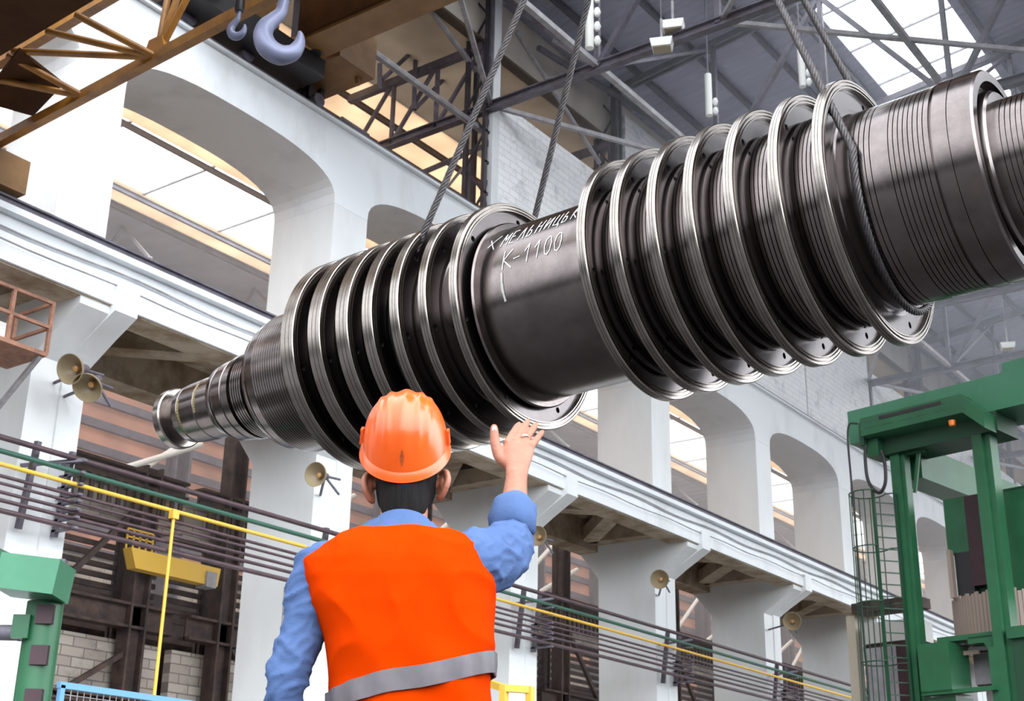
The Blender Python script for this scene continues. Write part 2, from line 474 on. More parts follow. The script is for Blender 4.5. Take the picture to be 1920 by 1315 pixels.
# ------------------------------------------------------------------ hall roof
XR = 13.0
RZ = lambda x: 21.2 + 0.12*(x+17.0) if x < -2 else 21.2+0.12*15 - 0.12*(x+2)
def roof_strip(name, x0, x1, y0, y1, m_, label):
    m = MB(); t = 0.08
    m.prism([(x0, y0, RZ(x0)), (x1, y0, RZ(x1)), (x1, y0, RZ(x1)+t), (x0, y0, RZ(x0)+t)], (0, 0, 0), (0, y1-y0, 0))
    return struct(m.build(name, m_), label)
RY0, RY1 = 9.0, 112.0
SKX0, SKX1 = -11.45, -8.65
roof_strip('roof_deck', -17.6, SKX0, RY0, RY1, roof_dark, 'dark corrugated roof deck over the hall')
roof_strip('roof_deck', SKX1, -2.0, RY0, RY1, roof_dark, 'dark corrugated roof deck beyond the rooflight')
roof_strip('roof_deck', -2.0, 5.0, RY0, RY1, roof_dark, 'dark corrugated roof deck past the ridge')
roof_strip('roof_deck', 8.0, XR, RY0, RY1, roof_dark, 'dark corrugated roof deck at the far eaves')
# glazing bars across the rooflight
for i in range(50):
    y = RY0 + 2.0*i
    struct(MB().bar((SKX0, y, RZ(SKX0)+0.02), (SKX1, y, RZ(SKX1)+0.02), 0.05, 0.06).build('trim_3', steel_l), 'glazing bar across the rooflight')

# trusses across the hall and the side bay
def truss(y, m_, x0=-21.5, x1=XR, zb=17.6):
    m = MB()
    m.ibeam((x0, y, zb), (x1, y, zb), 0.20, 0.22, 0.03)
    for side in (-0.09, 0.09):
        m.bar((-17.2, y+side, RZ(-17.2)-0.25), (-2, y+side, RZ(-2)-0.25), 0.07, 0.18)
        m.bar((-2, y+side, RZ(-2)-0.25), (XR, y+side, RZ(XR)-0.25), 0.07, 0.18)
    n = 10; step = 30.0/n
    for i in range(n+1):
        x = -17.0+step*i
        if x > XR: break
        zt = RZ(x)-0.3
        m.bar((x, y, zb), (x, y, zt), 0.12, 0.10)
        if i < n:
            if i % 2 == 0: m.bar((x, y, zt), (x+step, y, zb), 0.14, 0.12)
            else: m.bar((x, y, zb), (x+step, y, RZ(x+step)-0.3), 0.14, 0.12)
    # side bay part
    for i in range(3):
        x = -17.2-1.4*i
        m.bar((x, y, zb), (x, y, 19.4), 0.09, 0.08)
        m.bar((x, y, 19.4), (x-1.4, y, zb), 0.08, 0.08)
    m.bar((-17.2, y, 19.35), (x0, y, 19.35), 0.16, 0.2)
    o = m.build('roof_truss', m_)
    return struct(o, 'dark steel roof truss across the hall')
for i, y in enumerate(SY):
    if y > 20: truss(y-0.1, steel)
# bracing tubes in the plane of the bottom chords and along the hall
for i in range(len(SY)-1):
    ya, yb = SY[i], SY[i+1]
    if yb < 20: continue
    for j, x in enumerate((-14.0, -8.0, -2.0, 4.0)):
        struct(MB().bar((x, ya, 17.65), (x, yb, 17.65), 0.13, 0.13).build('roof_brace', steel_l), 'pale longitudinal tie between the roof trusses')
        xa = (-17.0, -11.0, -5.0, 1.0)[j]
        if i % 2 == 0: struct(MB().bar((xa, ya, 17.7), (x+(3 if j else 0), yb, 17.7), 0.10, 0.10).build('roof_brace', steel_l), 'pale diagonal brace between the roof trusses')
        else: struct(MB().bar((x+(3 if j else 0), ya, 17.7), (xa, yb, 17.7), 0.10, 0.10).build('roof_brace', steel_l), 'pale diagonal brace between the roof trusses')
        # sloping braces between bottom chord and roof
        struct(MB().bar((x, ya, 17.65), (x, yb, RZ(x)-0.3), 0.08, 0.08).build('roof_brace', steel), 'dark sloping brace under the roof deck')
for x in (-16.2, -14.6, -13.0, -11.8, -8.3, -6.6, -4.8, -3.0, -1.0, 1.5, 4.0, 9.0):
    struct(MB().ibeam((x, RY0, RZ(x)-0.12), (x, RY1, RZ(x)-0.12), 0.10, 0.2, 0.02).build('roof_purlin', steel), 'steel purlin along the roof deck')

# pale braces beside the latticed columns
for (ax, ay), (bx_, by_), X_, r_, m_ in (((680, 84), (918, 255), -17.3, 0.085, steel_l), ((805, 15), (935, 190), -17.6, 0.07, steel_l), ((690, 255), (640, 222), -18.0, 0.05, steel),
        ((968, 60), (1124, 306), -16.88, 0.06, steel_l), ((780, 92), (776, 205), -19.2, 0.06, steel), ((778, 205), (915, 62), -19.2, 0.055, steel), ((716, 150), (778, 92), -19.2, 0.055, steel),
        ((712, 120), (712, 168), -19.2, 0.06, steel), ((790, 325), (917, 270), -19.4, 0.07, steel), ((838, 352), (880, 300), -19.4, 0.04, steel_l), ((880, 300), (878, 380), -19.4, 0.05, steel),
        ((1010, 90), (1165, 185), -16.9, 0.08, steel), ((1040, 75), (1190, 175), -16.0, 0.07, steel_l)):
    struct(MB().tube(onX(ax, ay, X_), onX(bx_, by_, X_), r_, 8).build('roof_brace', m_), 'thin brace beside the latticed columns')

# ------------------------------------------------------------------ side bay seen through the openings
def side_roof(x0, x1, m_, label, z=19.6, name='roof_side'):
    return struct(MB().box2((x0, -6, z), (x1, RY1, z+0.08)).build(name, m_), label)
side_roof(-17.3, -20.8, mat_translucent('brown_deck_glow', (0.34, 0.29, 0.24), 0.7), 'brown side bay roof deck')  # deck made translucent so added sky glow brightens its underside
side_roof(-20.8, -27.4, beige_tr, 'beige translucent sheeting of the side bay roof')
side_roof(-30.5, -31.5, beige_tr, 'beige translucent strip below the side rooflight')
side_roof(-31.5, -46.0, roof_side, 'dull grey side bay roof deck')
for x in (-21.6, -22.6, -23.6, -24.8, -27.5, -30.6, -31.6, -34, -37, -40):
    struct(MB().ibeam((x, -6, 19.5), (x, RY1, 19.5), 0.10, 0.16, 0.02).build('roof_purlin', steel_rust if x > -30 else steel), 'side bay purlin')
for i in range(40):
    y = -4+3.0*i
    struct(MB().bar((-27.4, y, 19.62), (-30.5, y, 19.62), 0.06, 0.06).build('trim_4', steel_l), 'glazing bar across the side rooflight')
for i in range(20):
    y = 1.2+5.68*i
    m = MB()
    m.bar((-31, y, 18.0), (-45, y, 18.0), 0.16, 0.18)
    for j in range(5):
        x = -31-2.8*j
        m.bar((x, y, 18.0), (x-1.55, y, 19.5), 0.09, 0.09); m.bar((x-1.55, y, 19.5), (x-2.8, y, 18.0), 0.09, 0.09)
        if j % 2: m.bar((x, y, 18.0), (x, y+5.68, 18.0), 0.08, 0.08)
        if j % 2 == 0 and i % 2: m.bar((x, y, 18.0), (x-3.1, y+5.68, 18.0), 0.07, 0.07)
    struct(m.build('roof_truss', orange_rust if i % 2 else steel_l), 'side bay roof truss')
struct(MB().box2((-17.55, -6, 19.6), (-17.35, RY1, 21.12)).build('wall_upper', roof_brown), 'brown strip of wall between the two roofs')
# far wall of the side bay: salmon glazing between dark rails, brick below
FX = -34.0
struct(MB().box2((FX-0.25, -6, 0), (FX, RY1, 9.6)).build('wall_side', brick_b), 'brick wall of the side bay')
struct(MB().box2((FX-0.06, -6, 9.6), (FX-0.02, RY1, 17.4)).build('window_1', salmon_tr), 'salmon coloured strip glazing of the side bay')
struct(MB().box2((FX-0.25, -6, 17.4), (FX, RY1, 19.6)).build('wall_side', concrete_g), 'dull wall above the strip glazing')
m = MB()
for j in range(11):
    z = 9.7+0.78*j
    m.box2((FX-0.02, -6, z-0.13), (FX+0.12, RY1, z+0.13))
struct(m.build('trim_5', steel), 'dark glazing rails of the side bay')
for i in range(22):
    y = 3.0+5.0*i
    m = MB(); m.ibeam((FX+0.35, y, 0), (FX+0.35, y, 18), 0.5, 0.5, 0.05); m.bar((FX+0.7, y+0.2, 0), (FX+0.7, y+0.2, 18), 0.12, 0.1)
    struct(m.build('column', steel), 'dark steel column of the side bay wall')
# pale sloping tie rods in front of the glazing
for i in range(12):
    y = 17+6.0*i
    struct(MB().tube((-30, y, 10.6), (-30, y+4.6, 14.4), 0.09).build('roof_brace', lamp_white), 'white sloping brace in the side bay')
    struct(MB().tube((-27, y+3.5, 9.9), (-27, y+6.2, 11.3), 0.08).build('roof_brace', lamp_white), 'white sloping brace in the side bay')
# dark steel mezzanine behind the pillars
for k in range(K0, K1):
    y0 = YR(k)-0.3; y1 = YR(k+1)-PW+0.3; X = -20.6
    m = MB()
    for y in (y0+0.9, y1-0.9):
        m.ibeam((X, y, 0), (X, y, 8.0 if y > y0+2 else 9.4), 0.34, 0.40, 0.05)
        m.ibeam((X-0.6, y+0.1, 0), (X-0.6, y+0.1, 8.0), 0.2, 0.3, 0.04)
    m.ibeam((X, y0, 7.72), (X, y1, 7.72), 0.30, 0.34, 0.05)
    m.ibeam((X, y0, 5.15), (X, y1, 5.15), 0.30, 0.46, 0.05)
    m.ibeam((X, y0, 3.60), (X, y1, 3.60), 0.30, 0.16, 0.04)
    m.bar((X+0.05, y0+1.2, 4.9), (X+0.05, y0+2.3, 3.6), 0.09, 0.09)
    m.bar((X+0.05, y1-1.0, 4.5), (X+0.05, y1-2.4, 3.6), 0.09, 0.09)
    m.bar((X+0.02, y0+0.9, 7.4), (X+0.02, (y0+y1)/2, 5.2), 0.10, 0.10)
    m.bar((X+0.02, y1-0.9, 7.4), (X+0.02, (y0+y1)/2, 5.2), 0.10, 0.10)
    for j in range(26):
        y = y0+0.2+(y1-y0-0.4)*j/25
        m.bar((X+0.15, y, 7.05), (X+0.15, y, 7.55), 0.05, 0.09)
    struct(m.build('column', steel_rust), 'rust brown steel frame behind the arcade pillars')
    struct(MB().box2((X-0.5, y0, 6.9), (X-0.35, y1, 7.7)).build('wall_panel', brick_b), 'brick strip behind the rusty frame')
    struct(MB().box2((X-0.5, y0, 2.2), (X-0.30, y1, 4.75)).build('wall_panel', brick_b), 'weathered brick panel behind the rusty frame')
    m = MB()
    for j in range(9): m.box2((X-0.62, y0, 5.3+0.19*j), (X-0.56, y1, 5.3+0.19*j+0.10))
    struct(m.build('wall_panel', steel_rust), 'rusty louvre slats behind the frame')
struct(MB().box2((-26.2, -6, 4.9), (-21.6, RY1, 5.0)).build('slab', steel_rust), 'dark mezzanine deck')
struct(MB().box2((-26.4, -6, 0), (-26.2, RY1, 7.0)).build('wall_side', steel_rust), 'dark back of the mezzanine')
# end of the hall and its other side
struct(MB().box2((-46, RY1, 0), (XR, RY1+0.3, 24)).build('wall_end', concrete_g), 'far end of the hall')
struct(MB().box2((XR, -25, 0), (XR+0.3, RY1, 3.0)).build('wall_right', concrete_g), 'low wall on the other side of the hall')

# thin dusty haze hanging under the far roof
hm = bpy.data.materials.new('haze'); hm.use_nodes = True
ht_ = hm.node_tree; ht_.nodes.clear()
ho = ht_.nodes.new('ShaderNodeOutputMaterial'); hv = ht_.nodes.new('ShaderNodeVolumeScatter')
hv.inputs['Color'].default_value = (0.88, 0.92, 1.0, 1); hv.inputs['Density'].default_value = 0.012; hv.inputs['Anisotropy'].default_value = 0.5
ht_.links.new(hv.outputs[0], ho.inputs['Volume'])
hz_ = MB().box2((-16.6, 21, 9.0), (XR-0.2, RY1-1, 25.0)).build('haze', hm)
hz_['kind'] = 'stuff'; hz_['label'] = 'thin pale haze under the hall roof around the rooflight'; hz_['category'] = 'haze'
hz2 = MB().box2((-33.5, 2, 5.2), (-18.6, RY1-1, 19.3)).build('haze', hm.copy())
hz2.data.materials[0].node_tree.nodes['Volume Scatter'].inputs['Density'].default_value = 0.016
hz2['kind'] = 'stuff'; hz2['label'] = 'dusty haze in the side bay seen through the arches'; hz2['category'] = 'haze'
SC.cycles.volume_bounces = 1

# ================================================================== TURBINE ROTOR
RP = Vector((-4.5, 7.9627, 4.8132)); RD = Vector((0.99953833, -0.02141984, 0.02154819)).normalized()
RYv = Vector((0, 0, 1)).cross(RD).normalized(); RZv = RD.cross(RYv)
RM = Matrix((RD, RYv, RZv)).transposed().to_4x4(); RM.translation = RP

def mat_turned(name, color, rough, streak=0.5):
    """machined steel: tool marks run round the axis (fine bands along local X), faint smears elsewhere"""
    m = bpy.data.materials.new(name); m.use_nodes = True
    t = m.node_tree; b = t.nodes['Principled BSDF']
    b.inputs['Metallic'].default_value = 1.0
    tc = t.nodes.new('ShaderNodeTexCoord'); mp = t.nodes.new('ShaderNodeMapping'); mp.inputs['Scale'].default_value = (60, 0.6, 0.6)
    n = t.nodes.new('ShaderNodeTexNoise'); n.inputs['Scale'].default_value = 1.0; n.inputs['Detail'].default_value = 5
    t.links.new(tc.outputs['Object'], mp.inputs[0]); t.links.new(mp.outputs[0], n.inputs['Vector'])
    n2 = t.nodes.new('ShaderNodeTexNoise'); n2.inputs['Scale'].default_value = 5.0; n2.inputs['Detail'].default_value = 7; n2.inputs['Roughness'].default_value = 0.7
    t.links.new(tc.outputs['Object'], n2.inputs['Vector'])
    r = t.nodes.new('ShaderNodeValToRGB'); r.color_ramp.elements[0].position = 0.32; r.color_ramp.elements[1].position = 0.62
    r.color_ramp.elements[0].color = (*[c*0.72 for c in color], 1); r.color_ramp.elements[1].color = (*color, 1)
    t.links.new(n2.outputs['Fac'], r.inputs[0]); t.links.new(r.outputs[0], b.inputs['Base Color'])
    mr = t.nodes.new('ShaderNodeMapRange'); mr.inputs[3].default_value = rough*0.8; mr.inputs[4].default_value = rough*1.25
    t.links.new(n.outputs['Fac'], mr.inputs[0]); t.links.new(mr.outputs[0], b.inputs['Roughness'])
    bp = t.nodes.new('ShaderNodeBump'); bp.inputs['Strength'].default_value = 0.04; bp.inputs['Distance'].default_value = 0.004
    t.links.new(n.outputs['Fac'], bp.inputs['Height']); t.links.new(bp.outputs[0], b.inputs['Normal'])
    MATS[name] = m
    return m
turned = mat_turned('turned_steel', (0.19, 0.162, 0.158), 0.20)
turned_b = mat_turned('highlight_steel', (0.33, 0.295, 0.27), 0.22)  # lighter copy of the shaft steel, rim highlights put into its colour
web_m = mat('web_steel_shaded', (0.15, 0.135, 0.135), 0.24, metal=1.0, noise_scale=3, dark=(0.12, 0.105, 0.105))  # darker copy, dim reflections between the discs put into its colour
holem = mat('hole_black', (0.01, 0.01, 0.01), 0.6)
chalk = mat('chalk', (0.70, 0.68, 0.68), 0.9)

rotor = thing('turbine_rotor', 'huge polished steel turbine rotor with ribbed discs hanging in rope slings', 'turbine rotor')
rotor.matrix_world = RM
def grooves(s0, s1, r, n, w=0.35, d=0.012):
    out = []; p = (s1-s0)/n
    for i in range(n):
        a = s0+p*i
        out += [(a, r), (a+p*(1-w), r), (a+p*(1-w)+0.002, r-d), (a+p-0.002, r-d)]
    out.append((s1, r)); return out
LS = [-2.9726, -2.6733, -2.3745, -2.098, -1.8197, -1.5401, -1.2448]
RS = [-0.1222, 0.1482, 0.4363, 0.7133, 1.0071, 1.3214, 1.6233]
LW = [0.135, 0.13, 0.125, 0.10, 0.085, 0.075, 0.068]
# left stub shaft with its coupling flange
obj_ = MB().lathe([(-5.295, 0), (-5.295, 0.262), (-5.285, 0.285), (-5.215, 0.285), (-5.205, 0.272), (-5.205, 0.20), (-5.16, 0.20)], 96).build('coupling_flange', turned_b, rotor, smooth=25)
prof = [(-5.205, 0.0), (-5.205, 0.212), (-5.09, 0.222), (-5.06, 0.225), (-5.055, 0.262), (-4.98, 0.272), (-4.975, 0.266), (-4.96, 0.266), (-4.955, 0.276), (-4.74, 0.287), (-4.735, 0.283), (-4.725, 0.283), (-4.72, 0.288), (-4.50, 0.292)]
prof += [(-4.498, 0.342), (-4.485, 0.352), (-4.43, 0.362), (-4.425, 0.352), (-4.40, 0.352), (-4.395, 0.368), (-4.28, 0.378), (-4.275, 0.37), (-4.25, 0.37), (-4.24, 0.39), (-4.17, 0.392), (-4.165, 0.36), (-4.13, 0.36), (-4.125, 0.392)]
prof += grooves(-4.12, -3.98, 0.398, 5, 0.4, 0.01) + [(-3.975, 0.38), (-3.95, 0.38), (-3.945, 0.412), (-3.82, 0.42)]
prof += [(-3.815, 0.53), (-3.80, 0.555), (-3.76, 0.575), (-3.74, 0.578), (-3.735, 0.570), (-3.72, 0.570), (-3.715, 0.590), (-3.63, 0.605), (-3.625, 0.598)]
prof += grooves(-3.61, -3.22, 0.618, 14, 0.3, 0.004) + [(-3.21, 0.628), (-3.05, 0.632), (-3.02, 0.66), (-2.99, 0.74), (-2.96, 0.74)]
for i, s in enumerate(LS):
    e = LS[i+1] if i < 6 else None
    prof += [(s+0.02, 0.66)]
    if e: prof += [(e-0.060, 0.66), (e-0.056, 0.795), (e-0.045, 0.815), (e-0.01, 0.82), (e, 0.81)]
prof += [(-1.185, 0.66), (-1.18, 0.725), (-1.165, 0.735), (-1.15, 0.725), (-1.148, 0.685), (-1.0, 0.680), (-0.2, 0.680), (-0.15, 0.684), (-0.14, 0.70)]
for i, s in enumerate(RS):
    e = RS[i+1] if i < 6 else None
    prof += [(s+0.03, 0.70)]
    if e: prof += [(s+0.055, 0.70), (s+0.06, 0.722)] + grooves(s+0.075, e-0.03, 0.722, 7, 0.25, 0.014)
prof += [(1.66, 0.655), (1.72, 0.662)] + grooves(1.76, 1.90, 0.662, 4, 0.2, 0.010) + [(1.98, 0.664)] + grooves(1.99, 2.24, 0.664, 8, 0.2, 0.010)
prof += [(2.27, 0.666), (2.272, 0.640), (2.292, 0.640), (2.296, 0.674), (2.385, 0.672), (2.387, 0.664), (2.39, 0.664), (2.392, 0.672), (2.44, 0.672), (2.53, 0.668), (2.545, 0.655), (2.545, 0.59), (2.47, 0.585), (2.46, 0.545), (2.47, 0.535), (2.555, 0.525), (2.57, 0.51), (2.572, 0.455)]
prof += grooves(2.60, 2.86, 0.455, 8, 0.25, 0.010) + [(2.865, 0.43), (2.895, 0.43), (2.90, 0.47)] + grooves(2.91, 3.5, 0.47, 14, 0.25, 0.010) + [(3.9, 0.47), (3.9, 0.0)]
MB().lathe(prof, 160).build('shaft', turned, rotor, smooth=28)

def disc(s, w, right_web, nh=7, phase=0.0, name='disc', last=False):
    """wheel: rim, stepped lip on the far face, web pierced by balance holes"""
    R = 0.90
    wi, wo = 0.70, 0.832            # web annulus
    f = s+w
    sw = s+right_web                # web face position
    back = [(s, wi-0.06), (s, R-0.055)]
    rim = [(s, R-0.055), (s-0.004, R-0.050), (s-0.004, R-0.012), (s+0.004, R), (s+w*0.35, R), (s+w*0.36, R-0.004), (s+w*0.39, R-0.004), (s+w*0.40, R), (s+w*0.65, R), (s+w*0.66, R-0.004), (s+w*0.69, R-0.004), (s+w*0.70, R), (f-0.006, R), (f, R-0.006),
           (f, R-0.018), (f-0.010, R-0.020), (f-0.010, R-0.028), (f+0.004, R-0.030), (f+0.004, R-0.044), (f-0.010, R-0.046), (f-0.010, R-0.052), (f, R-0.055), (f, R-0.062)]
    rim += [(sw+0.006, wo+0.001), (sw, wo)]
    m = MB(); m.cur = 2; m.lathe(back, 128); m.cur = 0; m.lathe(rim, 128); m.cur = 2
    # pierced web face
    rc = 0.774; hr = 0.024; ns = 18
    for k in range(nh):
        t0 = 2*pi*k/nh+phase; half = pi/nh
        # boundary of the polar sector: arcs subdivided to follow the wheel
        bnd = []
        na = 18; nr = 3
        for i in range(na): bnd.append((t0-half+2*half*i/na, wo))
        for i in range(nr): bnd.append((t0+half, wo+(wi-wo)*i/nr))
        for i in range(na): bnd.append((t0+half-2*half*i/na, wi))
        for i in range(nr): bnd.append((t0-half, wi+(wo-wi)*i/nr))
        N = len(bnd); base = len(m.v)
        for (t, r) in bnd: m.v.append(Vector((sw, -r*cos(t), r*sin(t))))
        # hole circle points matched by angle around the hole centre
        cy_, cz_ = -rc*cos(t0), rc*sin(t0)
        for (t, r) in bnd:
            y, z = -r*cos(t)-cy_, r*sin(t)-cz_
            a = math.atan2(z, y); m.v.append(Vector((sw, cy_+hr*cos(a), cz_+hr*sin(a))))
        for (t, r) in bnd:
            y, z = -r*cos(t)-cy_, r*sin(t)-cz_
            a = math.atan2(z, y); m.v.append(Vector((sw-0.05, cy_+hr*cos(a), cz_+hr*sin(a))))
        for i in range(N):
            j = (i+1) % N
            m.f.append((base+i, base+j, base+N+j, base+N+i)); m.mi.append(2)
            m.f.append((base+N+i, base+N+j, base+2*N+j, base+2*N+i)); m.mi.append(1)
        m.f.append(tuple(base+2*N+i for i in range(N))); m.mi.append(1)
    m.cur = 2
    m.lathe([(sw, wi), (sw+0.004, wi-0.03), (sw+0.02, wi-0.05)], 128)
    o = m.build(name, [turned_b, holem, web_m], rotor, smooth=28)
    return o
for i, s in enumerate(LS): disc(s, LW[i], LW[i]-0.035, phase=0.55)
for i, s in enumerate(RS): disc(s, 0.066, 0.034, phase=0.62)

# chalk lettering on the plain middle barrel
def stroke(mb_, pts, w=0.0075, r=0.6835):
    """pts: (s, theta degrees) -> ribbon lying on the barrel"""
    P3 = []
    fine = []
    for a, b in zip(pts[:-1], pts[1:]):
        for i in range(5): fine.append((a[0]+(b[0]-a[0])*i/5, a[1]+(b[1]-a[1])*i/5))
    fine.append(pts[-1])
    for s, th in fine:
        t = radians(th); P3.append(Vector((s, -r*cos(t), r*sin(t))))
    L = []; Rr = []; B = []
    for i, p in enumerate(P3):
        d = (P3[min(i+1, len(P3)-1)]-P3[max(i-1, 0)]).normalized()
        n = Vector((0, p.y, p.z)).normalized(); x = d.cross(n).normalized()
        ww = w*(0.8+0.4*random.random())
        L.append(p+x*ww/2+n*0.0005); Rr.append(p-x*ww/2+n*0.0005)
    for i in range(len(P3)-1): mb_.quad(L[i], L[i+1], Rr[i+1], Rr[i])
GL = {
 'Х': [[(0, 0), (.62, 1)], [(0, 1), (.62, 0)]],
 'М': [[(0, 0), (.06, 1), (.34, .35), (.62, 1), (.68, 0)]],
 'Е': [[(.5, 0), (0, 0), (0, 1), (.52, 1)], [(0, .52), (.42, .52)]],
 'Л': [[(0, 0), (.3, 1), (.6, 0)]],
 'Ь': [[(0, 1), (0, 0), (.36, .04), (.46, .24), (.36, .46), (0, .5)]],
 'Н': [[(0, 0), (0, 1)], [(.52, 0), (.52, 1)], [(0, .5), (.52, .5)]],
 'И': [[(0, 1), (0, 0), (.55, 1), (.55, 0)]],
 'Ц': [[(0, 1), (0, .05), (.5, .05), (.5, 1)], [(.5, .05), (.66, .05), (.66, -.18)]],
 'К': [[(0, 0), (0, 1)], [(.55, 1), (.02, .48), (.62, 0)]],
 '-': [[(0, .45), (.45, .5)]],
 '1': [[(0, .62), (.3, 1), (.3, 0)]],
 '0': [[(.28, 1), (.08, .82), (.02, .45), (.12, .08), (.32, 0), (.5, .2), (.54, .6), (.44, .92), (.28, 1)]]}
m = MB()
def write(txt, s0, th0, adv, wid, hgt, slope=0.0, lean=0.0):
    for i, ch in enumerate(txt):
        for st in GL[ch]:
            stroke(m, [(s0+adv*i+x*wid+lean*y, th0+slope*i+hgt*y) for x, y in st])
write('Х', -1.15, 24.2, .1, 0.17, 14.0, lean=0.02)
write('МЕЛЬНИЦЬК', -0.985, 24.8, 0.0765, 0.078, 12.5, slope=0.55, lean=0.012)
write('К', -0.92, 4.6, .1, 0.13, 14.0, lean=0.005)
write('-', -0.825, 5.0, .1, 0.12, 12, lean=0.0)
write('1', -0.735, 5.1, .1, 0.11, 13.5, lean=0.012)
write('100', -0.645, 5.3, 0.088, 0.11, 13.5, slope=0.3, lean=0.012)
m.build('chalk_lettering', chalk, rotor)
m = MB(); stroke(m, [(-0.925, 3.0), (-0.92, -8.0), (-0.905, -16)], 0.02)
m.build('chalk_smear', mat('chalk_faint', (0.42, 0.40, 0.37), 0.8), rotor)
# faded paint marks on the stub
for s, a, b in ((-4.965, -60, 5), (-4.73, -25, 28)):
    m = MB()
    for j in range(12):
        th = a+(b-a)*j/11
        rr = 0.2775 if s < -4.9 else 0.2895
        t0, t1 = radians(th), radians(th+(b-a)/13)
        m.quad((s, -rr*cos(t0), rr*sin(t0)), (s, -rr*cos(t1), rr*sin(t1)), (s+0.03, -rr*cos(t1), rr*sin(t1)), (s+0.03, -rr*cos(t0), rr*sin(t0)))
    m.build('paint_mark', mat('mark_olive', (0.20, 0.16, 0.06), 0.6), rotor)

# ------------------------------------------------------------------ wire rope slings
ropem = mat('wire_rope', (0.075, 0.066, 0.068), 0.45, metal=0.5, noise_scale=30, dark=(0.035, 0.03, 0.03))
def resample(pts, step):
    out = [pts[0]]; acc = 0
    for a, b in zip(pts[:-1], pts[1:]):
        L = (b-a).length; d = step-acc
        while d <= L:
            out.append(a+(b-a)*(d/L)); d += step
        acc = (acc+L) % step if L > 0 else acc
    return out
def rope(name, pts, R=0.028, label='', cat='rope', strands=6, pitch=0.26):
    pts = resample(pts, 0.022)
    # rotation minimising frame
    fr = []; prev = None
    for i, p in enumerate(pts):
        d = (pts[min(i+1, len(pts)-1)]-pts[max(i-1, 0)]).normalized()
        if prev is None: u = d.cross(Vector((0.3, 0.2, 1))).normalized()
        else: u = (prev-d*prev.dot(d)).normalized()
        prev = u; fr.append((u, d.cross(u)))
    m = MB(); rs = R*0.36; rh = R*0.64
    for k in range(strands):
        path = []
        for i, p in enumerate(pts):
            a = 2*pi*k/strands + 2*pi*i*0.022/pitch
            path.append(p+fr[i][0]*(rh*cos(a))+fr[i][1]*(rh*sin(a)))
        m.path(path, rs, 6)
    m.path(pts[::3], R*0.4, 6)
    o = m.build(name, ropem, smooth=60, fix=False)
    return tag(o, label, cat, 'rope slings under the rotor')
HOOK = Vector((-4.486, 7.95, 9.95))
def sling(s, r, label):
    c = RP+RD*s
    dz = HOOK.z-c.z; dy = HOOK.y-c.y; D_ = sqrt(dz*dz+dy*dy)
    phi = math.acos(r/D_); base = atan2(dz, dy)
    a1 = base+phi; a0 = base-phi     # angles in the (Y, Z) plane of the two tangents
    arc = []
    # front tangent is at a1 (towards -Y); go round underneath to the rear tangent
    n = 40; span = 2*pi-2*phi
    for i in range(n+1):
        a = a1+span*i/n
        arc.append(c+Vector((0, r*cos(a), r*sin(a))))
    return rope('rope_sling', [HOOK+Vector((-0.05, -0.04, 0))]+arc+[HOOK+Vector((0.05, 0.04, 0))], label=label)
sling(-1.965, 0.70, 'wire rope sling round the rotor between its smaller left discs')
sling(1.79, 0.70, 'wire rope sling round the thick grooved shaft right of the biggest disc')

# ================================================================== PIPES ON THE ARCADE
PIPES = [(6.36, 0.055, pipe_p, 'plum coloured pipe, topmost of the row along the pillars', 6.20),
         (6.17, 0.050, pipe_g, 'dark green pipe just under the topmost plum pipe', 6.05),
         (5.99, 0.042, pipe_y, 'yellow pipe in the row of pipes along the pillars', 5.99),
         (5.83, 0.034, pipe_p, 'dark thin pipe first below the yellow pipe', 5.83),
         (5.73, 0.030, pipe_p, 'dark thin pipe second below the yellow pipe', 5.73),
         (5.61, 0.034, pipe_p, 'dark thin pipe third below the yellow pipe', 5.61),
         (5.50, 0.038, pipe_p, 'dark pipe second from the bottom of the row', 5.50),
         (5.36, 0.050, pipe_p, 'dark thicker pipe at the bottom of the row', 5.36)]
for z, r, m_, lab, z0 in PIPES:
    tag(MB().path([(-16.30, -6, z-0.1), (-16.30, 10, z-0.08), (-16.30, 26, z), (-16.30, 60, z), (-16.30, YB, z)], r*0.78, 10).build('pipe', m_, smooth=40), lab, 'pipe', 'pipes along the pillars')
for k in range(-1, 7):
    y = YR(k)-0.25
    t = thing('pipe_bracket', 'dark steel bracket carrying the pipes on pillar number %d from the left' % (k+2) if k > 0 else ('dark steel bracket carrying the pipes on the leftmost pillar' if k == -1 else 'dark steel bracket carrying the pipes on the pillar behind the worker'), 'bracket', (-16.5, y, 5.3), 0, 'pipe brackets on the pillars')
    for yy, nm in ((0.0, 'upright'), (-0.6, 'upright')):
        MB().bar((-0.19, yy, -0.1), (-0.02, yy, 1.15), 0.09, 0.07).build(nm, steel, t)
    for z, r, m_, lab, z0 in PIPES:
        MB().bar((-0.23, 0.0, z-5.3-r-0.025), (0.30, 0.0, z-5.3-r-0.025), 0.07, 0.035).build('arm', steel, t)
    MB().bar((0.28, 0.0, 0.98), (-0.22, -0.7, 0.80), 0.05, 0.05).build('stay', steel, t)

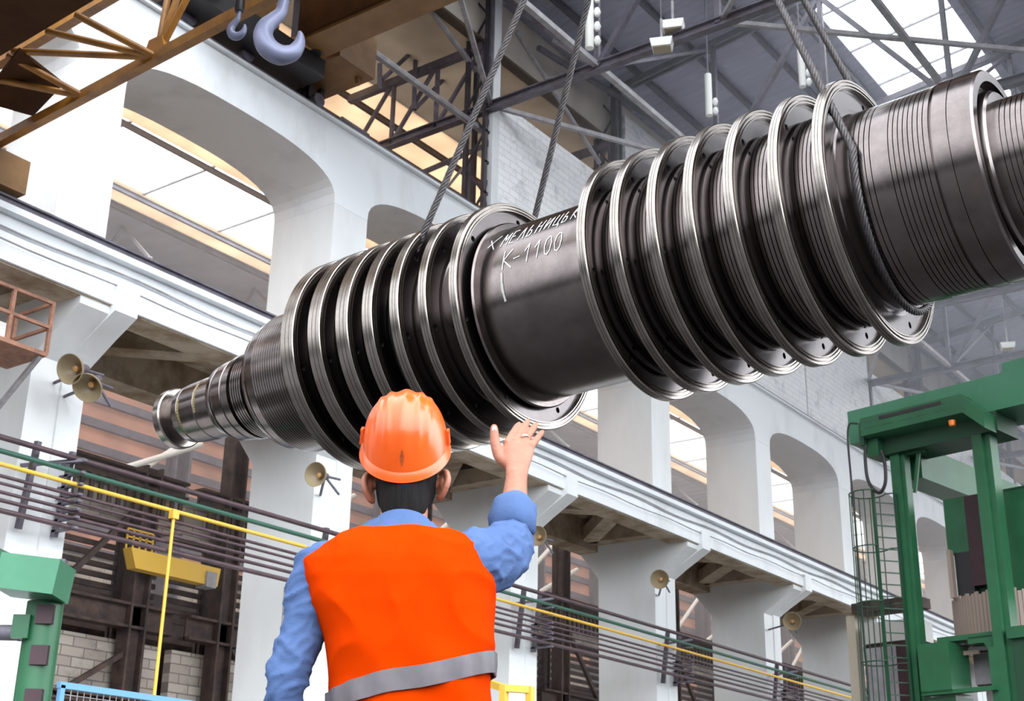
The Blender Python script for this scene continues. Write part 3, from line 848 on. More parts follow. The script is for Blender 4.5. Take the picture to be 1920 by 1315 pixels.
# ------------------------------------------------------------------ reflector lamps on the pillars
def reflector(loc, rotz, tilt, size, label, yp):
    t = thing('reflector_lamp', label, 'lamp', loc, rotz, 'reflector lamps on the pillars')
    # bell opens towards local +X, tilted down
    R = Matrix.Rotation(tilt, 4, 'Y')
    b = MB().lathe([(0.0, 0.05), (0.05, 0.08), (0.12, 0.15), (0.22, 0.215), (0.26, 0.225), (0.26, 0.215), (0.215, 0.205), (0.115, 0.14), (0.05, 0.07), (0.03, 0.0)], 32).build('reflector', lamp_in, t, smooth=40)
    b.matrix_local = R @ Matrix.Scale(size, 4)
    bulb = MB().lathe([(0.03, 0), (0.03, 0.03), (0.10, 0.05), (0.14, 0.045), (0.17, 0.0)], 16).build('bulb', mat('bulb_glass', (0.55, 0.30, 0.12), 0.2), t, smooth=40)
    bulb.matrix_local = R @ Matrix.Scale(size, 4)
    c = MB().lathe([(-0.14, 0), (-0.14, 0.05), (-0.10, 0.065), (0.0, 0.065), (0.03, 0.05), (0.03, 0)], 20).build('housing', steel, t, smooth=40)
    c.matrix_local = R @ Matrix.Scale(size, 4)
    a = MB().path([(-0.05, 0, 0), (-0.18, 0, 0.03), (-0.45, 0.05, 0.05)], 0.022, 8)
    a.bar((-0.12, 0, -0.02), (-0.45, 0.05, -0.22), 0.03, 0.03)
    q_ = Matrix.Rotation(-rotz, 3, 'Z') @ (Vector((-16.77, yp, loc.z-0.05))-loc)
    a.path([(-0.05, 0, 0), tuple(q_)], 0.025, 8)
    a.build('bracket', steel, t)
    return t
reflector(onX(152, 692, -16.05), radians(-75), radians(20), 1.0, 'upper reflector lamp of the pair on the leftmost pillar', 11.5)
reflector(onX(178, 716, -15.95), radians(-65), radians(40), 1.0, 'lower reflector lamp of the pair on the leftmost pillar', 11.7)
reflector(onX(606, 893, -16.0), radians(-80), radians(8), 0.95, 'round reflector lamp on the pillar beside the worker\'s helmet', 17.25)
reflector(onX(1016, 1010, -16.0), radians(-80), radians(0), 0.95, 'small reflector lamp below the worker\'s raised sleeve', 23.25)
reflector(onX(1242, 1087, -15.9), radians(-75), radians(10), 1.0, 'reflector lamp under the corbel right of the worker', 29.25)
reflector(onX(1487, 1167, -15.8), radians(-70), radians(5), 1.1, 'reflector lamp at the end of an arm near the far pillars', 35.3)

# ------------------------------------------------------------------ rusty railed platform at the left edge
pz = onX(60, 655, -15.5)
t = thing('service_platform', 'rusty railed service platform on brackets at the left edge', 'platform', (-15.9, 10.0, 7.3))
MB().box((0.0, -0.25, 0.0), (0.9, 1.35, 0.06)).build('deck', orange_rust, t)
rl = MB()
for x, y in ((0.42, 0.42), (0.42, -0.2), (0.42, -0.9), (-0.42, 0.42)):
    rl.bar((x, y, 0), (x, y, 0.78), 0.05, 0.05)
for z in (0.40, 0.76):
    rl.bar((0.42, -0.9, z), (0.42, 0.42, z), 0.045, 0.045); rl.bar((0.42, 0.42, z), (-0.42, 0.42, z), 0.045, 0.045)
rl.build('railing', orange_rust, t)
for y in (-0.7, 0.35): MB().bar((0.4, y, -0.03), (-0.7, y, -0.85), 0.06, 0.06).build('strut', steel_l, t)
MB().box((-0.1, -0.3, 0.2), (0.5, 0.6, 0.32)).build('toe_box', lamp_white, t)

# ------------------------------------------------------------------ things in front of and behind the left opening
t = thing('standpipe', 'thin yellow vertical gas pipe hanging from the yellow pipe at left', 'pipe', onX(327, 958, -16.22)-Vector((0, 0, 2.8)))
MB().path([(0, 0, 2.8), (0, 0, 0.0)], 0.026, 10).build('riser', pipe_y, t, smooth=40)
MB().box((0.0, 0.0, 2.74), (0.10, 0.12, 0.14)).build('tee', pipe_y, t)
tz = onX(325, 1085, -20.28)
t = thing('trolley_hoist', 'small yellow hoist trolley behind the rusty frame at left', 'hoist', tuple(tz))
MB().prism([(0, -1.0, 0.0), (0, 1.0, 0.0), (0, 1.05, 0.36), (0, -1.15, 0.36)], (-0.12, 0, 0), (0.12, 0, 0)).build('girder', pipe_y, t)
m = MB()
for i in range(5): m.bar((-0.1, -1.1+i*0.15, 0.36), (-0.1, -1.1+i*0.15, 0.75), 0.03, 0.03)
for z in (0.48, 0.6, 0.75): m.bar((-0.1, -1.1, z), (-0.1, -0.5, z), 0.03, 0.03)
m.build('guard_rail', pipe_y, t)
MB().box((0.02, 0.8, 0.1), (0.3, 0.25, 0.3)).build('motor', steel_l, t)
p0 = onX(120, 1283, -14.5)
fq = onX(122, 1286, -15.4)
t = thing('mesh_fence', 'blue framed wire mesh fence at the lower left', 'fence', (-15.4, fq.y, 0))
z1 = fq.z
fr = MB()
for y in (-0.05, 2.05, 4.15): fr.bar((0, y, 1.2), (0, y, z1), 0.07, 0.07)
fr.bar((0, -0.1, z1), (0, 4.2, z1), 0.07, 0.08); fr.bar((0, -0.1, 1.25), (0, 4.2, 1.25), 0.06, 0.06)
fr.build('frame', blue_p, t)
ms = MB()
for i in range(40): ms.bar((0, i*0.105, 1.25), (0, i*0.105, z1), 0.008, 0.008)
for i in range(int((z1-1.3)/0.105)): ms.bar((0, 0, 1.3+i*0.105), (0, 4.15, 1.3+i*0.105), 0.008, 0.008)
ms.build('wire_mesh', steel_l, t)
MB().bar((0, 2.05, 0), (0, 2.05, 1.3), 0.07, 0.07).build('post', blue_p, t)
t = thing('guard_railing', 'yellow steel railing corner just right of the vest', 'railing', (-10.6, 15.0, 0))
q1 = at(945, 1291, 18.0)-Vector((-10.6, 15.0, 0)); q2 = at(994, 1294, 18.0)-Vector((-10.6, 15.0, 0)); q3 = at(900, 1275, 18.6)-Vector((-10.6, 15.0, 0))
r = MB()
r.bar(q1, q2, 0.09, 0.09); r.bar(q1+Vector((0, 0, -0.30)), q2+Vector((0, 0, -0.30)), 0.08, 0.08); r.bar(q1, q3, 0.09, 0.09)
r.build('rail', pipe_y, t)
MB().bar(q2+Vector((0, 0, 0.04)), (q2.x, q2.y, 0), 0.09, 0.09).build('post', pipe_y, t)
MB().bar(q1+Vector((0, 0, 0.04)), (q1.x, q1.y, 0), 0.09, 0.09).build('post', pipe_y, t)
# long steel downpipe beside the second pillar
tag(MB().path([(-16.35, 16.2, 0.2), (-16.35, 16.2, 5.2)], 0.06, 10).build('downpipe', steel_l, smooth=40), 'pale peeling downpipe on the left side of the second pillar', 'pipe')

# green machine head at the lower left
G = at(66, 1085, 13.0)
t = thing('machine_column', 'green machine column with a boxy head at the lower left', 'machine', (G.x, G.y, 0))
yaw = Matrix.Rotation(radians(36), 3, 'Z')
def loc(px, py, d=13.0): return at(px, py, d)-Vector((G.x, G.y, 0))
hc = loc(66, 1085)
hb = MB().box(hc, (0.56, 0.5, 0.33), yaw @ Matrix.Rotation(radians(6), 3, 'Y')).build('head', green_l, t)
cc = loc(72, 1120); zb = 0.0
cm = MB().lathe([(0, 0.17), (hc.z-0.18, 0.17)], 28, 'Z').build('column', green, t, smooth=40); cm.location = (loc(72, 1230).x, loc(72, 1230).y, 0)
cm.rotation_euler = (0, 0, 0)
for dz in (0.24, 0.62, 1.02):
    b_ = MB().box((0, 0, 0), (0.16, 0.06, 0.18), yaw).build('plate', maroon, t); pp = loc(84, 1230)
    b_.location = (pp.x+0.10, pp.y-0.13, hc.z-dz-0.08)
mm = MB().box(loc(45, 1178), (0.16, 0.22, 0.22), yaw); mm.build('gearbox', green, t)
MB().lathe([(-0.10, 0), (-0.10, 0.075), (0.10, 0.075), (0.10, 0)], 20).build('handwheel', steel, t, smooth=40).matrix_local = Matrix.Translation(loc(20, 1187)) @ yaw.to_4x4()
bm_ = MB()
for i in range(5): bm_.lathe([(0, 0), (0, 0.012), (0.02, 0.012), (0.02, 0)], 8, 'Z')
MB().box(loc(112, 1058), (0.12, 0.10, 0.08), yaw).build('cap', steel, t)
ar = MB().bar(loc(10, 1060), loc(-120, 1000), 0.16, 0.22); ar.build('arm', green_d, t)

# ================================================================== OVERHEAD CRANES
# upper box girder crane on the wall top
t = thing('bridge_crane', 'yellow box girder bridge crane running on the arcade top', 'crane', (-16.6, 16.0, 14.8))
def lo(x, y, z): return Vector((x+16.6, y-16.0, z-14.8))
MB().box2(lo(-16.2, 15.28, 15.3), lo(8, 15.95, 16.9)).build('girder', brown_y, t)
MB().box2(lo(-16.2, 15.20, 15.36), lo(8, 15.275, 16.85)).build('side_shade', brown_d, t)  # thin dark plate, the girder's shaded side put into its colour
MB().box2(lo(-16.2, 12.9, 15.3), lo(8, 13.5, 16.9)).build('girder', brown_y, t)
MB().box2(lo(-17.34, 16.05, 15.3), lo(-15.9, 17.06, 16.2)).build('end_carriage', brown_y, t)
MB().box2(lo(-17.3, 13.3, 15.3), lo(-16.6, 15.1, 16.1)).build('end_carriage', brown_y, t)
MB().box2(lo(-17.45, 12.6, 14.86), lo(-17.30, 17.0, 15.5)).build('side_plate', black, t)
MB().box2(lo(-17.3, 12.6, 14.9), lo(-16.25, 16.03, 15.29)).build('bogie', black, t)
mh = MB().lathe([(-0.03, 0), (-0.03, 0.11), (0.0, 0.12), (0.01, 0.0)], 24, 'Z').build('lightening_hole', black, t, smooth=40); mh.location = lo(-16.22, 15.72, 15.295)
sc_ = MB(); sc_.lathe([(-0.10, 0), (-0.10, 0.05), (0.05, 0.07), (0.05, 0)], 16, 'Z'); o_ = sc_.build('buffer', brown_y, t, smooth=40); o_.location = lo(-16.15, 16.85, 15.25)
for y in (13.2, 14.6, 16.5): 
    w_ = MB().lathe([(-0.06, 0), (-0.06, 0.14), (0.06, 0.14), (0.06, 0)], 24).build('wheel', steel, t, smooth=40); w_.location = lo(-16.86, y, 14.86)
# lower crane with tubular truss girders on the runway beam
t = thing('bridge_crane', 'yellow tubular truss crane at the upper left corner', 'crane', (-16.0, 9.2, 9.7))
zc = 10.25
def P2(px, py, z): return onZ(px, py, z)-Vector((-16.0, 9.2, 9.7))
A = P2(0, 264, zc); B = P2(482, 7, zc); dirv = (B-A).normalized()
A2 = A-dirv*1.0; B2 = B+dirv*2.6
MB().bar(A2, B2, 0.12, 0.14).build('chord', yellow, t)
node1 = P2(286, 103, zc); node2 = P2(155, 180, zc)
up = Vector((0, 0, 1))
yb = -0.95   # second lower chord plane, nearer the camera
A3 = A2+Vector((0.0, -1.25, 0.55)); B3 = B2+Vector((0, -1.25, 0.55))
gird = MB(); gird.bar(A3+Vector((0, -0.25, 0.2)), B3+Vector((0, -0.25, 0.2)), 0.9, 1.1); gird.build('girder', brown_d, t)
tp = MB(); tp.bar(A3+Vector((0, -0.72, -0.42)), B3+Vector((0, -0.72, -0.42)), 0.08, 0.10); tp.build('chord', yellow, t)
A4 = A2+Vector((0, 0.05, 1.5)); B4 = B2+Vector((0, 0.05, 1.5))
MB().bar(A4, B4, 0.14, 0.14).build('chord', yellow, t)
def onchord(p, A_, B_, f): return A_+(B_-A_)*f
L_ = (B2-A2).length
def ch(base, s): return base+dirv*s
s1 = (node1-A2).dot(dirv); s2 = (node2-A2).dot(dirv)
for s_, lst in ((s1, (-1.9, -1.15, -0.55, 0.05, 0.45, 0.95)), (s2, (-1.3, -0.5))):
    for j, d_ in enumerate(lst):
        top = ch(A3 if j < 3 else A4, s_+d_); 
        if j < 3: top = top+Vector((0, 0.35, -0.2))
        MB().tube(ch(A2, s_), top, 0.045, 10).build('brace', yellow, t, smooth=40)
for i in range(1, 8):
    MB().tube(ch(A2, s1+2.2*i), ch(A4, s1+2.2*i-1.1), 0.045, 10).build('brace', yellow, t, smooth=40)
    MB().tube(ch(A2, s1+2.2*i), ch(A4, s1+2.2*i+1.1), 0.045, 10).build('brace', yellow, t, smooth=40)
MB().prism([Vector((-0.22, 0, -0.03)), Vector((0.22, 0, -0.03)), Vector((0.12, 0, 0.26)), Vector((-0.12, 0, 0.26))], ch(A2, s1)+Vector((0, -0.06, 0)), ch(A2, s1)+Vector((0, 0.06, 0))).build('gusset', yellow, t)
plate = MB(); plate.box2(A3+Vector((-0.4, -1.2, -0.45)), A3+Vector((1.5, -0.2, -0.35))); plate.build('platform', brown_y, t)
pl_ = [P2(a_, b_, zc+0.25) for a_, b_ in ((35, 95), (118, 160), (62, 218), (-40, 190))]
MB().prism(pl_, (0, 0, 0), (0, 0, 0.05)).build('gusset_plate', brown_d, t)
ec = MB(); ec.box2(Vector((-0.25, -3.4, -0.1)), Vector((0.25, 0.7, 0.42))); ec.build('end_carriage', brown_y, t)
for y in (-2.8, 0.2):
    w_ = MB().lathe([(-0.06, 0), (-0.06, 0.2), (0.06, 0.2), (0.06, 0)], 24).build('wheel', steel, t, smooth=40); w_.location = (0.07, y, 0.06)

# crane hooks
def hook(name, c, h, label, yaw_):
    """lifting hook: curved tapered body hanging from a block"""
    t = thing(name, label, 'hook', c, yaw_)
    pts = []; rad = []
    seq = [(0.02, 1.0, .07), (0.0, 0.85, .075), (-0.02, 0.72, .085), (-0.10, 0.60, .10), (-0.20, 0.46, .12), (-0.22, 0.30, .135), (-0.14, 0.14, .145), (0.02, 0.06, .14), (0.18, 0.12, .115), (0.26, 0.26, .085), (0.27, 0.40, .05), (0.25, 0.47, .02)]
    for x, z, r_ in seq: pts.append(Vector((x*h, 0, (z-1.0)*h))); rad.append(r_*h)
    fine_r = []
    for i_ in range(len(rad)-1):
        for j_ in range(5): fine_r.append(rad[i_]+(rad[i_+1]-rad[i_])*j_/5)
    fine_r.append(rad[-1])
    fine_p = []
    for i_ in range(len(pts)-1):
        q0 = pts[max(i_-1, 0)]; q1 = pts[i_]; q2 = pts[i_+1]; q3 = pts[min(i_+2, len(pts)-1)]
        for j_ in range(5):
            u = j_/5; fine_p.append(0.5*((2*q1)+(q2-q0)*u+(2*q0-5*q1+4*q2-q3)*u*u+(3*q1-q0-3*q2+q3)*u**3))
    fine_p.append(pts[-1])
    MB().path(fine_p, 0.1, 20, radii=fine_r).build('hook_body', hookm, t, smooth=60)
    MB().lathe([(0, 0), (0, .13*h), (.10*h, .16*h), (.45*h, .16*h), (.5*h, .10*h), (.5*h, 0)], 24, 'Z').build('block', black, t, smooth=40)
    for s in (-.09, .09): MB().tube((s*h, 0, .45*h), (s*h, 0, 4.0*h), .02*h, 8).build('hoist_rope', steel, t)
    return t
hook('crane_hook', at(532, -8, 15.0), 0.80, 'large blue grey crane hook beside the yellow box girder', radians(50))
hook('crane_hook', at(448, 22, 16.0), 0.36, 'small dark crane hook left of the large hook', radians(20))

# ------------------------------------------------------------------ lamps and fittings under the roof
def box_lamp(p, label, rz=0.5):
    t = thing('flood_lamp', label, 'lamp', p, rz)
    MB().prism([(-.20, 0, 0), (.20, 0, 0), (.24, 0, .20), (-.24, 0, .20)], (0, -.16, 0), (0, .16, 0)).build('housing', lamp_white, t)
    MB().box((0, 0, -0.012), (0.36, 0.28, 0.02)).build('glass', lamp_in, t)
    MB().bar((0, 0, .20), (0, 0, .75), 0.05, 0.05).build('hanger', steel_l, t)
    MB().bar((0, 0, .7), (0, 0, RZ(p.x)-p.z), 0.025, 0.025).build('rod', steel, t)
box_lamp(onZ(1262, 58, 17.75), 'white floodlight box on the roof truss, the upper of two', 0.4)
box_lamp(onZ(1241, 92, 17.2), 'white floodlight box on the roof truss, the lower of two', 0.4)
box_lamp(onZ(1890, 655, 17.4), 'small floodlight box far down the hall above the green gantry', 0.4)
def lamp_string(px0, py0, px1, py1, d, label, n):
    a = at(px0, py0, d); b = at(px1, py1, d); b = Vector((a.x, a.y, b.z))
    t = thing('lamp_hanger', label, 'hanger', b)
    MB().tube((0, 0, 0), (0, 0, a.z-b.z), 0.085, 10).build('rod', lamp_white, t, smooth=40)
    MB().bar((0, 0, a.z-b.z-0.02), (0, 0, RZ(b.x)-b.z), 0.03, 0.03).build('hanger_rod', steel, t)
    for i in range(n):
        q = MB().lathe([(-.09, 0), (-.09, .04), (0, .075), (.09, .04), (.09, 0)], 16, 'Z').build('insulator', lamp_white, t, smooth=50)
        q.location = (0.12, 0.09, (a.z-b.z)*(0.12+0.22*i))
lamp_string(1105, -30, 1110, 122, 27, 'pale vertical rod with white insulators under the roof', 5)
lamp_string(1327, 140, 1334, 235, 33, 'pale vertical rod with two insulators above the middle discs', 2)
lamp_string(1500, 85, 1512, 182, 33, 'pale vertical rod left of the right rope sling', 2)

# ================================================================== GREEN GANTRY MACHINE
GQ = at(1680, 830, 28.0); GA = Vector((0.9845, -0.1756, 0)); GN = Vector((0.1756, 0.9845, 0))
gy = atan2(GA.y, GA.x)
def gp(px, py, b=0.0):
    r = ray(px, py); t = ((GQ-CAM).dot(GN)+b)/r.dot(GN); p = CAM+r*t-Vector((GQ.x, GQ.y, 0))
    return Vector((p.dot(GA), b, p.z))
gan = thing('gantry_machine', 'tall green gantry machine frame at the right edge', 'machine', (GQ.x, GQ.y, 0), gy)
def gbox(name, a0, a1, b0, b1, z0, z1, m_, parent=None):
    return MB().box2((a0, b0, z0), (a1, b1, z1)).build(name, m_, parent or gan)
# posts
pl0, pl1 = gp(1670, 880).x, gp(1694, 880).x
zt = gp(1680, 845).z
m = MB(); m.box2((pl0, 0, 0), (pl1-0.08, 0.34, zt)); m.box2((pl1-0.10, 0.06, 0), (pl1, 0.28, zt)); m.build('post', green, gan)
pr0, pr1 = gp(1832, 880).x, gp(1862, 880).x
zt2 = gp(1845, 815).z
m = MB(); m.box2((pr0, -0.1, 0), (pr1-0.12, 0.34, zt2)); m.box2((pr1-0.16, 0.0, 0), (pr1, 0.30, zt2)); m.build('post', green, gan)
# crosshead: long upper beam, shorter front box with the slot
c1 = gp(1603, 775, 0.2); zb1 = gp(1830, 778, -0.1).z; zt1 = gp(1840, 709, -0.1).z
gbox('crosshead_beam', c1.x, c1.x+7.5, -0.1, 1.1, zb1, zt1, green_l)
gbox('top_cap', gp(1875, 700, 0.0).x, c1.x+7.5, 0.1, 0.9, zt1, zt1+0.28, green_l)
f0, f1 = gp(1613, 800, -0.55).x, gp(1803, 760, -0.55).x
fz0, fz1 = gp(1613, 819, -0.55).z, gp(1613, 785, -0.55).z
gbox('front_box', f0, f1, -0.55, 0.0, fz0, fz1, green)
gbox('slot', gp(1647, 777, -0.56).x, gp(1763, 750, -0.56).x, -0.565, -0.54, fz1-0.12, fz1-0.05, black)
for sy in (0.26, 0.13):
    for i in range(5):
        a = f0+0.1+i*(f1-f0-0.3)/5; gbox('weld_seam', a, a+0.28, -0.553, -0.54, fz0+sy, fz0+sy+0.01, green_d)
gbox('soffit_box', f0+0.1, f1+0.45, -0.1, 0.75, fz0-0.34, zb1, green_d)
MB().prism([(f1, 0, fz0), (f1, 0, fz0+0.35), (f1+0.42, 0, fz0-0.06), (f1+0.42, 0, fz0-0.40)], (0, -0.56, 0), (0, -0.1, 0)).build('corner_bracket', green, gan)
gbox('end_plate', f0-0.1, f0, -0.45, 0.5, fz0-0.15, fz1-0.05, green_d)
gbox('end_block', f0-0.05, f0+0.22, -0.3, 0.2, fz0-0.38, fz0-0.02, green)
# knee braces under the left end
MB().bar((pl0+0.1, 0.15, zt-0.05), (pl0+0.75, 0.15, fz0-0.3), 0.14, 0.14).build('knee_brace', green, gan)
MB().bar((pl1+0.12, 0.15, zt-0.9), (pl1+0.3, 0.15, fz0-0.3), 0.05, 0.07).build('knee_brace', green, gan)
sb = MB().lathe([(-0.05, 0), (-0.05, 0.06), (0.05, 0.07), (0.07, 0)], 16, 'Z').build('beacon', amber, gan, smooth=40); sb.location = gp(1785, 792, -0.45)+Vector((0, 0, -0.02))
# rear arm running away along the hall
r0 = gp(1700, 838, 0.6); r1_ = gp(1800, 915, 6.0)
ra = MB(); ra.box2((r0.x-0.25, 0.5, r0.z-0.75), (r0.x+0.35, 9.5, r0.z-0.05)); ra.build('rear_beam', green, gan)
gbox('rear_block', r0.x-0.2, r0.x+0.5, 5.2, 6.0, r0.z-1.55, r0.z-0.6, green)
gbox('rear_block', r0.x+0.2, r0.x+0.7, 8.2, 9.0, r0.z-1.0, r0.z+0.15, green)
# big cylinder housing behind the right post, with slatted skirt
hcx = gp(1868, 1000, 2.0); R_ = 1.18
zc0 = gp(1790, 1130, 1.0).z; zc1 = gp(1790, 938, 1.0).z
hx0 = gp(1785, 1000, 0.9).x
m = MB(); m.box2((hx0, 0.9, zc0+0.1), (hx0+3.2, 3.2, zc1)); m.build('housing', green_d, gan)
gbox('front_panel', hx0-0.05, hx0+0.42, 0.75, 0.9, zc0+0.9, zc1-0.03, green)
gbox('front_panel', hx0+0.95, hx0+1.9, 0.75, 0.9, zc0-0.2, zc1-0.1, green)
gbox('maroon_panel', hx0+0.43, hx0+0.94, 0.70, 0.88, zc0+0.2, zc1-0.05, maroon)
gbox('recess', hx0+0.12, hx0+0.45, 0.72, 0.90, zc0-0.1, zc0+0.9, black)
gbox('rod', hx0+0.02, hx0+0.10, 0.55, 0.68, zc0, zc0+0.95, slat_m)
sk = bpy.data.objects.new('slat_skirt', None); COL.objects.link(sk); sk.parent = gan
skc = Vector((hx0+0.78, 1.7, 0)); z0 = zc0-0.95; z1 = zc0+0.02
MB().lathe([(z0+0.02, 0), (z0+0.02, R_-0.12), (z1-0.02, R_-0.12), (z1-0.02, 0)], 40, 'Z').build('drum', black, sk).location = skc
for i in range(46):
    a = pi+pi*i/45
    q = MB().box((R_*cos(a), R_*sin(a), (z0+z1)/2+0.03*((i % 3)-1)), (0.045, 0.075, z1-z0), Matrix.Rotation(a, 3, 'Z')).build('slat', slat_m, sk); q.location = skc
# ledge, lower cabinet and rails
gbox('ledge', hx0-0.05, pr0, 0.0, 0.7, gp(1800, 1205, 0.2).z, gp(1800, 1195, 0.2).z, green)
MB().prism([(pr0-0.05, 0, gp(1860, 1190).z), (pr0-0.05, 0, gp(1860, 1232).z), (pr0-0.25, 0, gp(1845, 1205).z), (pr0-0.55, 0, gp(1845, 1205).z), (pr0-0.55, 0, gp(1845, 1192).z)], (0, 0, 0), (0, 0.4, 0)).build('corner_bracket', green, gan)
b0 = gp(1722, 1210, -0.2); b1 = gp(1784, 1300, -0.2)
gbox('cabinet', b0.x, b1.x+0.05, -0.25, 0.5, gp(1740, 1302, -0.2).z, b0.z, green)
gbox('rail', b0.x, gp(1878, 1290).x, -0.25, -0.1, gp(1800, 1300, -0.2).z, gp(1800, 1292, -0.2).z, green)
gbox('cabinet', b0.x, b1.x+0.05, -0.15, 0.5, 0.0, gp(1740, 1308, -0.2).z, green_d)
gbox('back_panel', b1.x, pr0, 0.8, 0.9, gp(1800, 1290, 0.8).z, gp(1800, 1225, 0.8).z, maroon)
gbox('back_panel', b1.x+0.02, b1.x+0.34, 0.72, 0.8, gp(1800, 1288, 0.75).z, gp(1800, 1228, 0.75).z, concrete_g)
gbox('grip_bar', b1.x, b1.x+0.36, 0.3, 0.36, gp(1800, 1230, 0.3).z, gp(1800, 1222, 0.3).z, slat_m)
gbox('post', pr0-0.12, pr0, -0.1, 0.0, 0.0, gp(1860, 1215).z, green)
gbox('right_cabinet', pr1+0.05, pr1+1.3, -0.1, 0.6, 0.0, gp(1905, 1190).z, green_d)
gbox('right_ledge', pr1, pr1+1.2, -0.2, 0.5, gp(1905, 1200).z, gp(1905, 1178).z, green)
# ladder with its safety cage on the left post
lad = bpy.data.objects.new('ladder', None); COL.objects.link(lad); lad.parent = gan
la = gp(1641, 920, -0.35); lb = gp(1659, 930, -0.1)
sa = (la.x, -0.45); sbb = (la.x+0.26, -0.05)
ztop = gp(1641, 918, -0.45).z
MB().bar((sa[0], sa[1], 0), (sa[0], sa[1], ztop), 0.055, 0.055).build('stile', green_d, lad)
MB().bar((sbb[0], sbb[1], 0), (sbb[0], sbb[1], ztop-0.05), 0.055, 0.055).build('stile', green_d, lad)
z = 0.4
while z < ztop-0.1:
    MB().bar((sa[0], sa[1], z), (sbb[0], sbb[1], z), 0.022, 0.022).build('rung', green_d, lad); z += 0.235
cgx, cgy = (sa[0]+sbb[0])/2-0.32, (sa[1]+sbb[1])/2-0.10
def hoop(z):
    pts = []
    for i in range(17):
        a = radians(40)+radians(280)*i/16
        pts.append((cgx+0.36*cos(a), cgy+0.36*sin(a), z))
    pts = [(sbb[0], sbb[1], z)]+pts+[(sa[0], sa[1], z)]
    return MB().path(pts, 0.014, 6).build('cage_hoop', green_d, lad)
hz = [ztop-0.03, ztop-1.15, ztop-2.25, ztop-3.4, ztop-4.55]
for z in hz: hoop(z)
for a in (80, 115, 150, 185, 220, 255, 290):
    x, y = cgx+0.36*cos(radians(a)), cgy+0.36*sin(radians(a))
    MB().bar((x, y, hz[-1]), (x, y, hz[0]), 0.016, 0.016).build('cage_bar', green_d, lad)
for z in hz[1:]:
    MB().bar((sbb[0], sbb[1], z), (pl0+0.05, 0.1, z-0.12), 0.035, 0.035).build('wall_tie', green_d, lad)
    MB().bar((sbb[0], sbb[1], z-0.16), (pl0+0.05, 0.1, z-0.14), 0.035, 0.035).build('wall_tie', green_d, lad)
# hanging cables at the left end
def hang(pts, r, label):
    P = [gp(x, y, -0.3)+Vector((0, 0, 0)) for x, y in pts]
    w = [gan.matrix_basis @ p for p in P]
    return tag(MB().path(w, r, 8).build('power_cable', black, smooth=60), label, 'cable')
gan_m = Matrix.Translation((GQ.x, GQ.y, 0)) @ Matrix.Rotation(gy, 4, 'Z')
def hang(pts, r, label):
    fine = []
    V = [gan_m @ gp(x, y, -0.5) for x, y in pts]
    for i in range(len(V)-1):
        p0 = V[max(i-1, 0)]; p1 = V[i]; p2 = V[i+1]; p3 = V[min(i+2, len(V)-1)]
        for k in range(6):
            u = k/6; fine.append(0.5*((2*p1)+(p2-p0)*u+(2*p0-5*p1+4*p2-p3)*u*u+(3*p1-p0-3*p2+p3)*u**3))
    fine.append(V[-1])
    return tag(MB().path(fine, r, 8).build('power_cable', black, smooth=60), label, 'cable')
hang([(1607, 795), (1592, 797), (1590, 830), (1596, 900), (1604, 990), (1612, 1100), (1620, 1200), (1630, 1315), (1640, 1500)], 0.022, 'black cable falling straight down from the gantry corner')
hang([(1624, 835), (1622, 855), (1626, 895), (1636, 916), (1650, 924), (1660, 905), (1659, 870), (1652, 845)], 0.035, 'black cable hanging in a loop under the gantry corner')
# tan cabinets and post standing behind the ladder
q = gan_m @ gp(1655, 1250, 6.0)
t = thing('switch_cabinet', 'tall grey and plum cabinet standing behind the ladder cage', 'cabinet', (q.x, q.y, 0), gy)
zz = gp(1655, 1215, 6.0).z
MB().box2((-0.45, 0, 0), (0.9, 0.8, zz+0.1)).build('body', maroon, t)
MB().box2((-0.42, -0.02, zz-1.6), (0.4, 0.0, zz+0.02)).build('door', concrete_g, t)
MB().box2((-0.5, -0.05, zz+0.12), (0.95, 0.85, zz+0.62)).build('upper_panel', mat('pale_grey', (0.5, 0.48, 0.46), 0.6), t)
MB().box2((-1.0, 0.1, 0), (-0.75, 0.35, zz+0.9)).build('side_post', mat('tan_post', (0.55, 0.48, 0.38), 0.6), t)
MB().box2((-0.7, -0.1, zz+0.9), (1.1, 0.6, zz+1.15)).build('top_beam', steel_rust, t)

# ================================================================== THE WORKER
H_ = Vector((-0.59, 0.8074, 0)).normalized(); RT = Vector((H_.y, -H_.x, 0))
MAN0 = CAM*1; MAN0 = Vector((0, 0, 0)) + H_*3.45 + RT*(-0.27)
man_yaw = atan2(RT.y, RT.x)
def mp_(px, py, fwd=0.0):
    """pixel -> worker frame (x right, y ahead of him, z up) on the upright plane 'fwd' ahead of his body"""
    r = ray(px, py); t = (3.45+fwd)/r.dot(H_); p = CAM+r*t
    return Vector((p.dot(RT)+0.27, fwd, p.z))
man = thing('person', 'worker seen from behind in orange helmet and vest raising his right hand', 'person', MAN0, man_yaw)
skin = mat('skin', (0.36, 0.145, 0.085), 0.5, noise_scale=9, dark=(0.28, 0.095, 0.052), lo=0.3, hi=0.65, bump=0.12, bump_scale=120, sss=0.25)
shirt_m = mat('blue_cotton', (0.075, 0.125, 0.26), 0.9, spec=0.1, noise_scale=6, dark=(0.06, 0.10, 0.215), bump=0.1, bump_scale=180)
vest_m = mat('orange_vest', (0.52, 0.036, 0.0), 0.9, noise_scale=3, dark=(0.46, 0.028, 0.0), spec=0.02, bump=0.06, bump_scale=260)
band_m = mat('reflective_band', (0.12, 0.105, 0.118), 0.5, noise_scale=14, dark=(0.085, 0.075, 0.083))
helm_m = mat('helmet_orange', (0.66, 0.085, 0.002), 0.30, noise_scale=5, dark=(0.56, 0.055, 0.0), lo=0.25, hi=0.5, coat=0.3)
